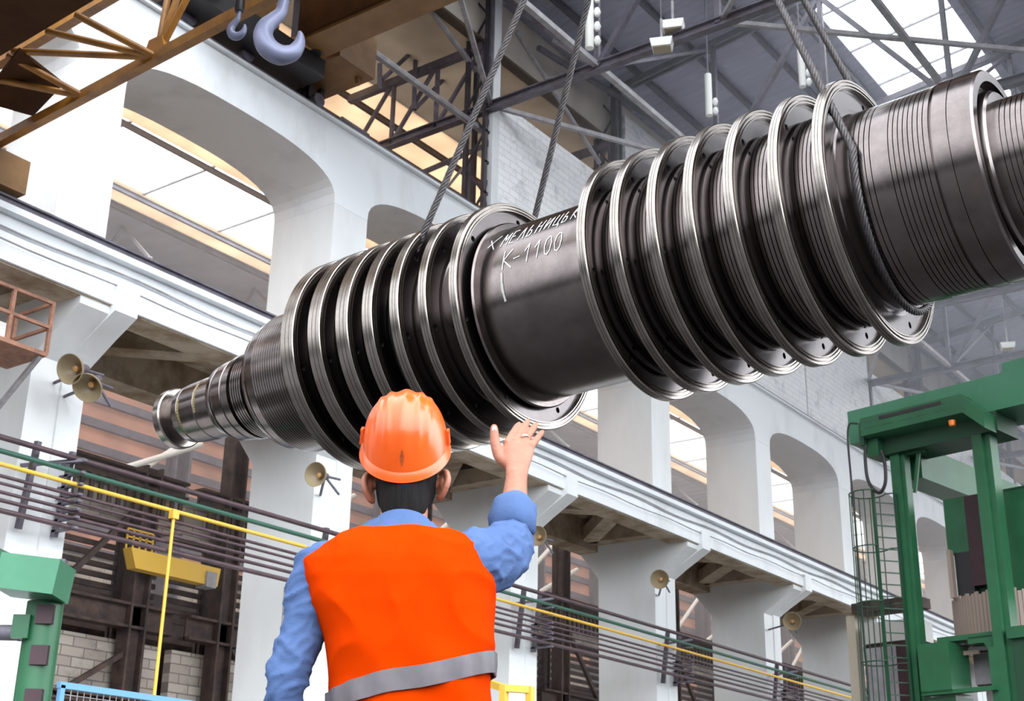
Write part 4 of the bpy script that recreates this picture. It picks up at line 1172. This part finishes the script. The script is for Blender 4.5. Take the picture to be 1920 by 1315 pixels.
hair_m = mat('black_hair', (0.006, 0.005, 0.005), 0.8, spec=0.15, bump=0.5, bump_scale=90, stretch=(1, 1, 0.15))
trouser_m = mat('navy_trousers', (0.03, 0.045, 0.10), 0.9)
boot_m = mat('black_boots', (0.02, 0.018, 0.018), 0.6)

def ring(c, rx, ry, n=24, X=(1, 0, 0), Y=(0, 1, 0), p=2.0):
    c = Vector(c); X = Vector(X); Y = Vector(Y); out = []
    for k in range(n):
        t = 2*pi*k/n; a, b = cos(t), sin(t)
        out.append(c + X*(rx*math.copysign(abs(a)**(2/p), a)) + Y*(ry*math.copysign(abs(b)**(2/p), b)))
    return out
def limb(mb_, pts, rad, n=16, flat=None):
    mb_.path(pts, 0.1, n, radii=rad); return mb_
def sphere(mb_, c, r, n=20):
    c = Vector(c); rx, ry, rz = r if isinstance(r, (tuple, list)) else (r, r, r)
    rings = []
    for i in range(1, n):
        t = pi*i/n; rings.append([c+Vector((rx*sin(t)*cos(2*pi*k/n), ry*sin(t)*sin(2*pi*k/n), -rz*cos(t))) for k in range(n)])
    mb_.loft(rings); return mb_
def remesh(o, voxel, smooth=4, factor=0.5):
    md = o.modifiers.new('r', 'REMESH'); md.mode = 'VOXEL'; md.voxel_size = voxel; md.use_smooth_shade = True
    if smooth:
        sm = o.modifiers.new('s', 'SMOOTH'); sm.factor = factor; sm.iterations = smooth
    dg = bpy.context.evaluated_depsgraph_get()
    me = bpy.data.meshes.new_from_object(o.evaluated_get(dg))
    o.modifiers.clear(); old = o.data; o.data = me; me.name = old.name
    for p in me.polygons: p.use_smooth = True
    return o
def displace(o, fn):
    me = o.data
    ns = [v.normal.copy() for v in me.vertices]
    for v, n in zip(me.vertices, ns): v.co = v.co + n*fn(v.co, n)
    me.update()
def catmull(V, k=6):
    V = [Vector(v) for v in V]; out = []
    for i in range(len(V)-1):
        p0 = V[max(i-1, 0)]; p1 = V[i]; p2 = V[i+1]; p3 = V[min(i+2, len(V)-1)]
        for j in range(k):
            u = j/k; out.append(0.5*((2*p1)+(p2-p0)*u+(2*p0-5*p1+4*p2-p3)*u*u+(3*p1-p0-3*p2+p3)*u**3))
    out.append(V[-1]); return out

# key points in the worker frame
HEAD = Vector((0.0, 0.03, 1.735))
SHR = Vector((0.185, 0.0, 1.475)); ELR = mp_(958, 1012, 0.22); WRR = mp_(969, 890, 0.30)
SHL = Vector((-0.205, 0.0, 1.43)); ELL = Vector((-0.265, -0.03, 1.13)); WRL = Vector((-0.25, 0.08, 0.88))

# torso cross-sections: (z, centre x, centre y, half width, half depth)
TOR = [(0.80, 0.035, 0.0, 0.165, 0.115), (0.95, 0.035, 0.0, 0.170, 0.120), (1.05, 0.035, 0.0, 0.172, 0.120), (1.15, 0.03, 0.0, 0.178, 0.122),
       (1.25, 0.02, -0.005, 0.186, 0.124), (1.35, 0.008, -0.01, 0.192, 0.122), (1.43, 0.0, -0.01, 0.186, 0.110), (1.49, -0.005, -0.005, 0.150, 0.088), (1.53, -0.005, 0.0, 0.105, 0.072), (1.56, 0.0, 0.0, 0.075, 0.065)]
def torso(mb_, grow=0.0, z0=0.8, z1=2, squash=1.0, p=2.4):
    mb_.loft([ring((cx_, cy_, z), rx*squash+grow, ry+grow, 40, p=p) for z, cx_, cy_, rx, ry in TOR if z0 <= z <= z1]); return mb_

# --- body: head, neck, trunk, arms with five-fingered hands, legs: one continuous skin
b = MB()
torso(b, -0.012)
b.loft([ring((0, 0.0, 1.50), 0.068, 0.066, 24), ring((0, 0.01, 1.56), 0.062, 0.062, 24), ring((0, 0.02, 1.62), 0.060, 0.064, 24), ring((0, 0.03, 1.68), 0.060, 0.068, 24)])
tilt = Matrix.Rotation(radians(20), 3, 'X')
def hp(x, y, z): return HEAD + tilt @ Vector((x, y, z))
# skull, jaw, face (he looks up and away; the face is on the +y side)
hr_ = []
for z, rx, ry, oy in ((-0.125, 0.035, 0.045, 0.055), (-0.11, 0.050, 0.062, 0.042), (-0.085, 0.060, 0.080, 0.025), (-0.05, 0.068, 0.090, 0.012), (-0.01, 0.073, 0.095, 0.004), (0.04, 0.075, 0.097, 0.0), (0.08, 0.068, 0.088, -0.004), (0.11, 0.05, 0.066, -0.004), (0.125, 0.025, 0.035, -0.004)):
    hr_.append([hp(rx*cos(2*pi*k/28), oy+ry*sin(2*pi*k/28), z) for k in range(28)])
b.loft(hr_)
limb(b, [hp(0, 0.088, 0.02), hp(0, 0.112, -0.02), hp(0, 0.118, -0.035), hp(0, 0.095, -0.05)], [.010, .013, .016, .012], 10)      # nose
for s in (-1, 1):
    limb(b, [hp(-0.01*s, 0.093, -0.068), hp(0.022*s, 0.088, -0.068)], [.008, .005], 8)                                   # lips
    sphere(b, hp(0.032*s, 0.080, 0.012), (.013, .010, .011), 10)                                                        # eyes
    limb(b, [hp(0.012*s, 0.092, 0.030), hp(0.045*s, 0.084, 0.032)], [.008, .006], 8)                                     # brows
    # ears
    e0 = mp_(690, 915, 0.03) if s < 0 else mp_(833, 910, 0.03)
    ear = [e0+Vector((-0.012*s, 0.02, 0.032)), e0+Vector((0.002*s, 0.0, 0.036)), e0+Vector((0.010*s, -0.012, 0.016)), e0+Vector((0.006*s, -0.012, -0.008)), e0+Vector((-0.006*s, 0.0, -0.030)), e0+Vector((-0.016*s, 0.012, -0.034))]
    limb(b, catmull(ear, 4), [.0085]*21, 10)
    limb(b, [e0+Vector((-0.014*s, 0.016, 0.02)), e0+Vector((-0.002*s, 0.004, 0.004)), e0+Vector((-0.012*s, 0.012, -0.025))], [.011, .010, .009], 10)
    sphere(b, e0+Vector((-0.005*s, 0.004, 0.002)), (.0085, .013, .027), 12)
    limb(b, [e0+Vector((-0.008*s, 0.01, 0.01)), Vector((0.065*s, 0.04, 1.665))], [.012, .012], 8)
# arms
limb(b, catmull([SHR+Vector((-0.05, 0, 0)), SHR, SHR.lerp(ELR, .5), ELR, ELR.lerp(WRR, .35), ELR.lerp(WRR, .75), WRR]), None or [.058-.0000*i for i in range(37)][:37], 18) if False else None
def taper(keys, k=6):
    out = []
    for i in range(len(keys)-1):
        for j in range(k): out.append(keys[i]+(keys[i+1]-keys[i])*j/k)
    out.append(keys[-1]); return out
limb(b, catmull([SHR+Vector((-0.05, 0, -0.01)), SHR, SHR.lerp(ELR, .5), ELR, ELR.lerp(WRR, .35), ELR.lerp(WRR, .72), WRR]), taper([.05, .055, .05, .043, .041, .034, .029]), 18)
limb(b, catmull([SHL+Vector((0.05, 0, 0)), SHL, SHL.lerp(ELL, .5), ELL, ELL.lerp(WRL, .4), WRL]), taper([.05, .054, .048, .040, .038, .028]), 18)
# hand builder: w wrist, u finger direction, side towards the thumb, back normal of the hand
def hand(mb_, w, u, side, back, scale=1.0, curl=0.25, fans=(.10, .02, -.06, -.16), thumb_out=1.0, thumb_back=0.0):
    u = u.normalized(); side = (side-u*side.dot(u)).normalized(); back = back-u*back.dot(u); back = (back-side*back.dot(side)).normalized()
    S = scale
    def P(a, s, n=0.0): return w + u*(a*S) + side*(s*S) + back*(n*S)
    rings = []
    for a, hw, ht, cs in ((-0.02, .030, .024, 0), (0.01, .031, .021, 0), (0.035, .038, .019, .002), (0.065, .043, .017, .001), (0.092, .042, .014, 0), (0.105, .037, .010, 0)):
        rings.append(ring(P(a, cs), hw*S, ht*S, 20, X=side, Y=back, p=2.6))
    mb_.loft(rings)
    tips = []
    for i, (s, a0, L, r, fan) in enumerate(((.0335, .094, .088, .0112, 0), (.0112, .100, .096, .0114, 0), (-.0115, .096, .090, .0108, 0), (-.0330, .086, .072, .0098, 0))):
        d = u; p = P(a0-0.02, s*0.96); pts = [p, P(a0, s)]; ang = 0.10; rad = [r*S, r*1.04*S]
        q = pts[-1]; f = fans[i]
        for j, frac in enumerate((.45, .30, .25)):
            ang += curl*(1.0 if j else .6)
            dd = (u*cos(ang) - back*sin(ang) + side*f).normalized()
            mid = q+dd*(L*frac*S*.5); q = q+dd*(L*frac*S)
            pts += [mid, q]; rad += [r*(.98-.06*j)*S, r*(1.0-.09*j)*S]
        rad[-1] *= .72
        mb_.path(pts, .01, 12, radii=rad); sphere(mb_, pts[-1], rad[-1]*1.0, 8); tips.append((pts[-2], pts[-1], rad[-1]))
        sphere(mb_, P(a0, s, .006), .0098*S, 8)                       # knuckle
    # thumb leaves the side of the palm near the wrist
    t0 = P(.025, .022, -.004); t1 = P(.050, .046*thumb_out, -.006); t2 = P(.086, .060*thumb_out, -.004+.012*thumb_back); t3 = P(.120+.008*thumb_back, .066*thumb_out, -.001+.024*thumb_back)
    mb_.path(catmull([t0, t1, t2, t3], 5), .01, 12, radii=[x*S for x in taper([.019, .0168, .0142, .0110], 5)]); sphere(mb_, t3, .0108*S, 8)
    return tips, (t2, t3), P
uR = Vector((0.05, 0.37, 0.92)).normalized()
HS = 1.05
side_R = Vector((-1, 0.05, 0.10)); back_R = Vector((0, -0.95, 0.3))
tipsR, thR, PR = hand(b, WRR+uR*0.012, uR, side_R, back_R, HS, curl=0.03, fans=(-.34, -.34, -.38, -.44), thumb_out=1.08, thumb_back=1.0)
uL = Vector((0.05, 0.25, -1)); hand(b, WRL, uL, Vector((0.25, 1, 0.2)), Vector((-1, 0.2, 0)), 1.0, curl=0.35)
# legs
for s in (-1, 1):
    limb(b, catmull([(0.035+0.085*s, 0, 0.88), (0.035+0.10*s, 0.0, 0.70), (0.035+0.105*s, 0.02, 0.50), (0.035+0.11*s, 0.0, 0.30), (0.035+0.115*s, -0.01, 0.08)]), taper([.085, .075, .055, .05, .038]), 16)
    limb(b, [(0.035+0.115*s, -0.03, 0.05), (0.035+0.12*s, 0.12, 0.04), (0.035+0.125*s, 0.20, 0.035)], [.035, .036, .026], 12)
body = b.build('body', skin, man, fix=False); remesh(body, 0.0038, 2, 0.5)
# finger nails
nails = MB()
m = MB(); 
nail_m = mat('nail', (0.72, 0.42, 0.34), 0.3)
(t2, t3) = thR; dn = (t3-t2).normalized()
nb = (Vector((0, -0.8, 0.5))-dn*Vector((0, -0.8, 0.5)).dot(dn)).normalized(); sx = dn.cross(nb)
c_ = t3+nb*0.0094
m.loft([[c_+dn*(-0.007)+sx*0.0065*cos(2*pi*k/12)+dn*0.009*sin(2*pi*k/12)+nb*z for k in range(12)] for z in (0.0, 0.0022)])
m.build('thumb_nail', nail_m, man, smooth=40)
# wedding ring on the ring finger
rg = MB(); rp = PR(.096+.020, -.0150); 
dr = (uR*0.97 - back_R.normalized()*0.15).normalized()
sx = dr.cross(Vector((0, 0, 1))).normalized(); sy = dr.cross(sx)
rg.loft([ring(rp+dr*z, r, r, 24, X=sx, Y=sy) for z, r in ((-0.003, .0118*HS), (-0.002, .0127*HS), (0.002, .0127*HS), (0.003, .0118*HS))], closed_ends=False)
rg.build('finger_ring', mat('silver', (0.85, 0.82, 0.78), 0.2, metal=1.0), man, smooth=40)

# eyes, brows and lips
for s in (-1, 1):
    sphere(MB(), (0, 0, 0), .01)
    e_ = MB(); sphere(e_, hp(0.030*s, 0.0855, 0.012), (.0125, .0085, .0085), 14); e_.build('eye', mat('eye_white', (0.75, 0.73, 0.70), 0.2), man, smooth=60)
    e_ = MB(); sphere(e_, hp(0.030*s, 0.0925, 0.013), (.0052, .0030, .0052), 12); e_.build('iris', mat('iris_brown', (0.05, 0.025, 0.012), 0.2), man, smooth=60)
    e_ = MB(); limb(e_, catmull([hp(0.014*s, 0.096, 0.030), hp(0.030*s, 0.0945, 0.036), hp(0.048*s, 0.084, 0.031)], 4), taper([.004, .005, .003], 4), 8); e_.build('eyebrow', hair_m, man, smooth=60)
e_ = MB(); limb(e_, catmull([hp(-0.024, 0.084, -0.068), hp(-0.010, 0.0935, -0.066), hp(0.010, 0.0935, -0.066), hp(0.024, 0.084, -0.068)], 4), taper([.003, .0065, .0065, .003], 4), 10); e_.build('lips', mat('lip', (0.30, 0.10, 0.075), 0.4), man, smooth=60)

# --- hair under the helmet
m = MB(); rr_ = []
for z, rx, ry, oy in ((-0.185, .036, .040, -0.034), (-0.165, .050, .052, -0.028), (-0.13, .069, .074, -0.016), (-0.10, .077, .088, -0.012), (-0.05, .082, .102, -0.006), (0.0, .083, .104, -0.004), (0.06, .080, .10, -0.004), (0.1, .06, .08, 0)):
    rr_.append([hp(rx*cos(2*pi*k/32), min(oy+ry*sin(2*pi*k/32), (oy+ry*0.2) if z > -0.04 else (oy-ry*0.1 if z > -0.115 else oy-ry*0.35)), z) for k in range(32)])
m.loft(rr_)
nr_ = []
for z, rx, yb_, yc in ((1.560, .046, -.060, .0), (1.575, .056, -.064, .0), (1.60, .063, -.066, .01), (1.64, .068, -.066, .02), (1.69, .07, -.07, .03)):
    nr_.append([Vector((rx*cos(2*pi*k/28), yc+(yb_-yc)*(-sin(2*pi*k/28)) if sin(2*pi*k/28) < 0 else yc-0.004, z)) for k in range(28)])
m.loft(nr_); hair = m.build('hair', hair_m, man, fix=False); remesh(hair, 0.006, 2)

# --- helmet: ribbed shell, rolled brim, peak, lugs
HC = mp_(760, 838, 0.03); ht = Matrix.Rotation(radians(31), 3, 'X')
def helm(x, y, z): return HC + ht @ Vector((x, y, z))
m = MB(); NA, NE = 96, 26; rows = []
def hradius(phi):      # profile from rim (0) to crown (1): (radius factor, height)
    return cos(phi)**0.72, sin(phi)
for i in range(NE+1):
    phi = (pi/2-0.02)*i/NE; f, h = hradius(phi); row = []
    for k in range(NA):
        t = 2*pi*k/NA; rx, ry = 0.112, 0.140
        x = rx*f*cos(t); y = ry*f*sin(t); z = 0.142*h
        # lengthwise ribs over the crown
        fade = min(1, max(0, (phi-0.25)/0.35)); g = 0.0
        for xc, amp, wd in ((0.0, .0075, .017), (-0.040, .0060, .008), (-0.064, .0045, .007), (0.040, .0060, .008), (0.064, .0045, .007)):
            g += amp*math.exp(-((x-xc)/wd)**2)
        n_ = Vector((cos(t)*cos(phi), sin(t)*cos(phi), sin(phi))).normalized()
        # nape drop: the rim at the back hangs lower
        drop = 0.046*max(0, -sin(t))*(1-i/NE)**2
        row.append(helm(x, y, z-drop)+ht @ (n_*(g*fade)))
    rows.append(row)
inner = []
m.loft(rows)
shell = m.build('shell', helm_m, man, smooth=50)
# brim: rolled lip all the way round, longer at the front
m = MB(); rings_ = []
for k in range(NA+1):
    t = 2*pi*k/NA; front = max(0, sin(t))
    ext = 0.007+0.045*front**2; drop = 0.046*max(0, -sin(t))
    bx, by = 0.112*cos(t), 0.140*sin(t)
    o_ = Vector((cos(t), sin(t), 0)).normalized()
    pr_ = [(-0.006, 0.010), (0.000, 0.012), (ext*.7, 0.003), (ext, -0.006), (ext+0.002, -0.012), (ext-0.003, -0.013), (ext*.6, -0.004), (-0.006, 0.0)]
    rings_.append([helm(bx+o_.x*a, by+o_.y*a, z-drop) for a, z in pr_])
m.loft(rings_, closed_ends=False); m.build('brim', helm_m, man, smooth=60)
for s in (-1, 1):
    m = MB(); c_ = Vector((0.1155*s, -0.005, 0.030))
    for dy in (-0.016, 0.016): m.bar(helm(c_.x, c_.y+dy, c_.z-0.02), helm(c_.x-0.004*s, c_.y+dy, c_.z+0.016), 0.007, 0.006)
    m.bar(helm(c_.x-0.003*s, c_.y-0.018, c_.z+0.016), helm(c_.x-0.003*s, c_.y+0.018, c_.z+0.016), 0.007, 0.006)
    m.build('lug', helm_m, man)
# dark scuff low on the back of the shell
m = MB(); sc_p = []
for i in range(15):
    for side in (0,): pass
    ph = 0.15+0.22*i/14; w_ = (0.0045+0.002*sin(i*1.7))*sin(pi*i/14)+0.0006
    row = []
    for x_ in (-w_, w_):
        t = -pi/2+x_/0.13+0.02; f, h = hradius(ph)
        n_ = Vector((cos(t)*cos(ph), sin(t)*cos(ph), sin(ph))).normalized()
        fade = min(1, max(0, (ph-0.25)/0.35)); g = 0.0075*math.exp(-((0.112*f*cos(t))/0.017)**2)
        drop = 0.046*max(0, -sin(t))*(1-ph/(pi/2-0.02))**2
        row.append(helm(0.112*f*cos(t), 0.140*f*sin(t), 0.142*h-drop)+ht @ (n_*(g*fade+0.0009)))
    sc_p.append(row)
for a_, b_ in zip(sc_p[:-1], sc_p[1:]): m.quad(a_[0], a_[1], b_[1], b_[0])
m.build('scuff_mark', mat('scuff', (0.27, 0.05, 0.006), 0.5), man)
# --- shirt: trunk, sleeves, collar
m = MB(); torso(m, 0.004)
cuff = ELR.lerp(WRR, 0.44)
limb(m, catmull([SHR+Vector((-0.06, 0, -0.03)), SHR+Vector((0, 0, -0.02)), SHR.lerp(ELR, .5)+Vector((0.012, 0, -0.025)), ELR+Vector((0.0, 0, -0.005)), ELR.lerp(WRR, .22), cuff]), taper([.080, .088, .082, .066, .058, .054]), 24)
limb(m, catmull([SHL+Vector((0.06, 0, -0.02)), SHL, SHL.lerp(ELL, .5), ELL, ELL.lerp(WRL, .5), WRL]), taper([.070, .070, .060, .052, .050, .042]), 24)
shirt = m.build('shirt', shirt_m, man, fix=False); remesh(shirt, 0.0065, 6)
def fold(freqs):
    def fn(p, n):
        d = 0.0
        for (kx, ky, kz), amp, ph in freqs:
            w = noise.noise(p*6)*1.6
            d += amp*sin(kx*p.x+ky*p.y+kz*p.z+ph+w)
        return d+0.004*noise.noise(p*14)
    return fn
def crease(p, n):
    q = Vector((p.x*9+p.z*7, p.y*7, p.z*15-p.x*8))
    r1 = 1-abs(noise.noise(q))*2.2; r2 = 1-abs(noise.noise(q*2.1+Vector((3, 1, 7))))*2.2
    return 0.0085*max(0, r1)**2+0.0045*max(0, r2)**2-0.006+0.004*noise.noise(p*8)
displace(shirt, crease)
# rolled cuff
u_ = (WRR-ELR).normalized(); sx = u_.cross(Vector((0, -1, 0.2))).normalized(); sy = u_.cross(sx)
m = MB()
m.loft([[cuff+u_*(z+0.004*sin(3*2*pi*k/32))+sx*((r+0.003*sin(5*2*pi*k/32+z*60))*cos(2*pi*k/32))+sy*((r+0.003*sin(4*2*pi*k/32))*sin(2*pi*k/32)) for k in range(32)] for z, r in ((-0.075, .056), (-0.068, .064), (-0.03, .067), (0.0, .064), (0.018, .061), (0.024, .056), (0.02, .047), (-0.03, .042))], closed_ends=False)
m.build('rolled_cuff', shirt_m, man, smooth=60)
# collar: stand and fall round the neck
m = MB(); rings_ = []
for k in range(41):
    t = radians(-90)+2*pi*k/40
    cx_, sy_ = cos(t), sin(t)
    back_ = max(0, -sy_)
    top = 1.575-0.03*(1-back_); bot = 1.520-0.028*abs(cx_)-0.01*(1-back_)
    ri, ro = 0.070, 0.076
    pr_ = [(ri, top-0.012), (ri+.003, top), (ro, top+.001), (ro+.012+0.014*abs(cx_), (top+bot)/2), (ro+.022+.034*abs(cx_), bot), (ro+.016+.034*abs(cx_), bot-.004), (ro+.002, bot+.005), (ri-.002, bot)]
    rings_.append([Vector((r*cx_*1.0, r*sy_*0.96+0.008, z)) for r, z in pr_])
m.loft(rings_, closed_ends=False); m.build('collar', shirt_m, man, smooth=50)
# --- vest over the trunk: sleeveless, wide shoulders, reflective bands
VT = [(0.84, 0.040, 0.0, 0.197, 0.150), (0.95, 0.041, 0.0, 0.196, 0.145), (1.05, 0.041, 0.0, 0.195, 0.137), (1.15, 0.038, -0.002, 0.199, 0.140), (1.25, 0.028, -0.005, 0.211, 0.144),
      (1.33, 0.014, -0.01, 0.228, 0.144), (1.40, 0.0, -0.01, 0.240, 0.136), (1.445, -0.008, -0.008, 0.236, 0.124), (1.49, 0.002, -0.004, 0.205, 0.108), (1.515, 0.015, 0.0, 0.165, 0.098), (1.532, 0.012, 0.0, 0.125, 0.092)]
m = MB(); m.loft([ring((cx_, cy_, z), rx, ry, 48, p=2.7) for z, cx_, cy_, rx, ry in VT])
vest = m.build('vest', vest_m, man, fix=False); remesh(vest, 0.0065, 5)
def vest_fold(p, n):
    d = 0.0018*sin(30*p.x+24*p.z+2*noise.noise(p*4))+0.003*noise.noise(Vector((p.x*9+p.z*5, p.y*4, p.z*4-p.x*5)))
    # diagonal drag folds from the raised shoulder towards the lower back
    q = p.x*0.75+p.z*0.66
    d += 0.0026*sin(46*q+2.2*noise.noise(p*5))*max(0, min(1, (p.x+0.08)*6))
    d += 0.006*noise.noise(p*8)
    r_ = 1-abs(noise.noise(Vector((p.x*5-p.z*3, p.y*4, p.z*6+p.x*4))))*2.4
    d += 0.006*max(0, r_)**2-0.003
    return d
displace(vest, vest_fold)
# reflective bands follow the vest: waist band dips to the left
def band(zl, zr, hgt, name):
    m = MB(); rows = [[], [], [], []]; N = 72
    def girth(z):
        for a, c in zip(VT[:-1], VT[1:]):
            if a[0] <= z <= c[0]:
                f = (z-a[0])/(c[0]-a[0]); return [a[i]+(c[i]-a[i])*f for i in range(1, 5)]
        return VT[0][1:]
    out = []
    for k in range(N+1):
        t = 2*pi*k/N; sx_ = (cos(t)+1)/2; zc_ = zl+(zr-zl)*sx_
        sec = []
        for dz, g in ((-hgt/2, .0045), (-hgt/2, .0090), (0, .0100), (hgt/2, .0090), (hgt/2, .0045)):
            cx_, cy_, rx, ry = girth(zc_+dz)
            a_, b_ = cos(t), sin(t)
            w_ = 0.0025*sin(17*t+dz*30)
            sec.append(Vector((cx_+(rx+g+w_)*math.copysign(abs(a_)**(2/2.7), a_), cy_+(ry+g+w_)*math.copysign(abs(b_)**(2/2.7), b_), zc_+dz)))
        out.append(sec)
    m.loft(out, closed_ends=False); return m.build(name, band_m, man, smooth=60)
band(mp_(600, 1328).z, mp_(945, 1247).z, 0.052, 'reflective_band')
# trousers, belt line and boots (below the frame)
m = MB(); m.loft([ring((0.035, 0, 0.78), .178, .13, 40), ring((0.035, 0, 0.86), .178, .13, 40), ring((0.035, 0, 0.93), .172, .125, 40)])
for s in (-1, 1):
    limb(m, catmull([(0.035+0.085*s, 0, 0.84), (0.035+0.10*s, 0.0, 0.66), (0.035+0.105*s, 0.02, 0.48), (0.035+0.11*s, 0.0, 0.28), (0.035+0.115*s, -0.01, 0.09)]), taper([.105, .10, .082, .078, .075]), 24)
tr = m.build('trousers', trouser_m, man, fix=False); remesh(tr, 0.012, 4)
for s in (-1, 1):
    m = MB(); limb(m, catmull([(0.035+0.115*s, -0.05, 0.06), (0.035+0.12*s, 0.08, 0.055), (0.035+0.125*s, 0.22, 0.045)]), taper([.052, .054, .040]), 20); limb(m, [(0.035+0.115*s, -0.02, 0.05), (0.035+0.115*s, -0.02, 0.18)], [.05, .055], 18)
    m.box((0.035+0.12*s, 0.08, 0.015), (0.10, 0.30, 0.03))
    bt = m.build('boot', boot_m, man, fix=False); remesh(bt, 0.009, 3)
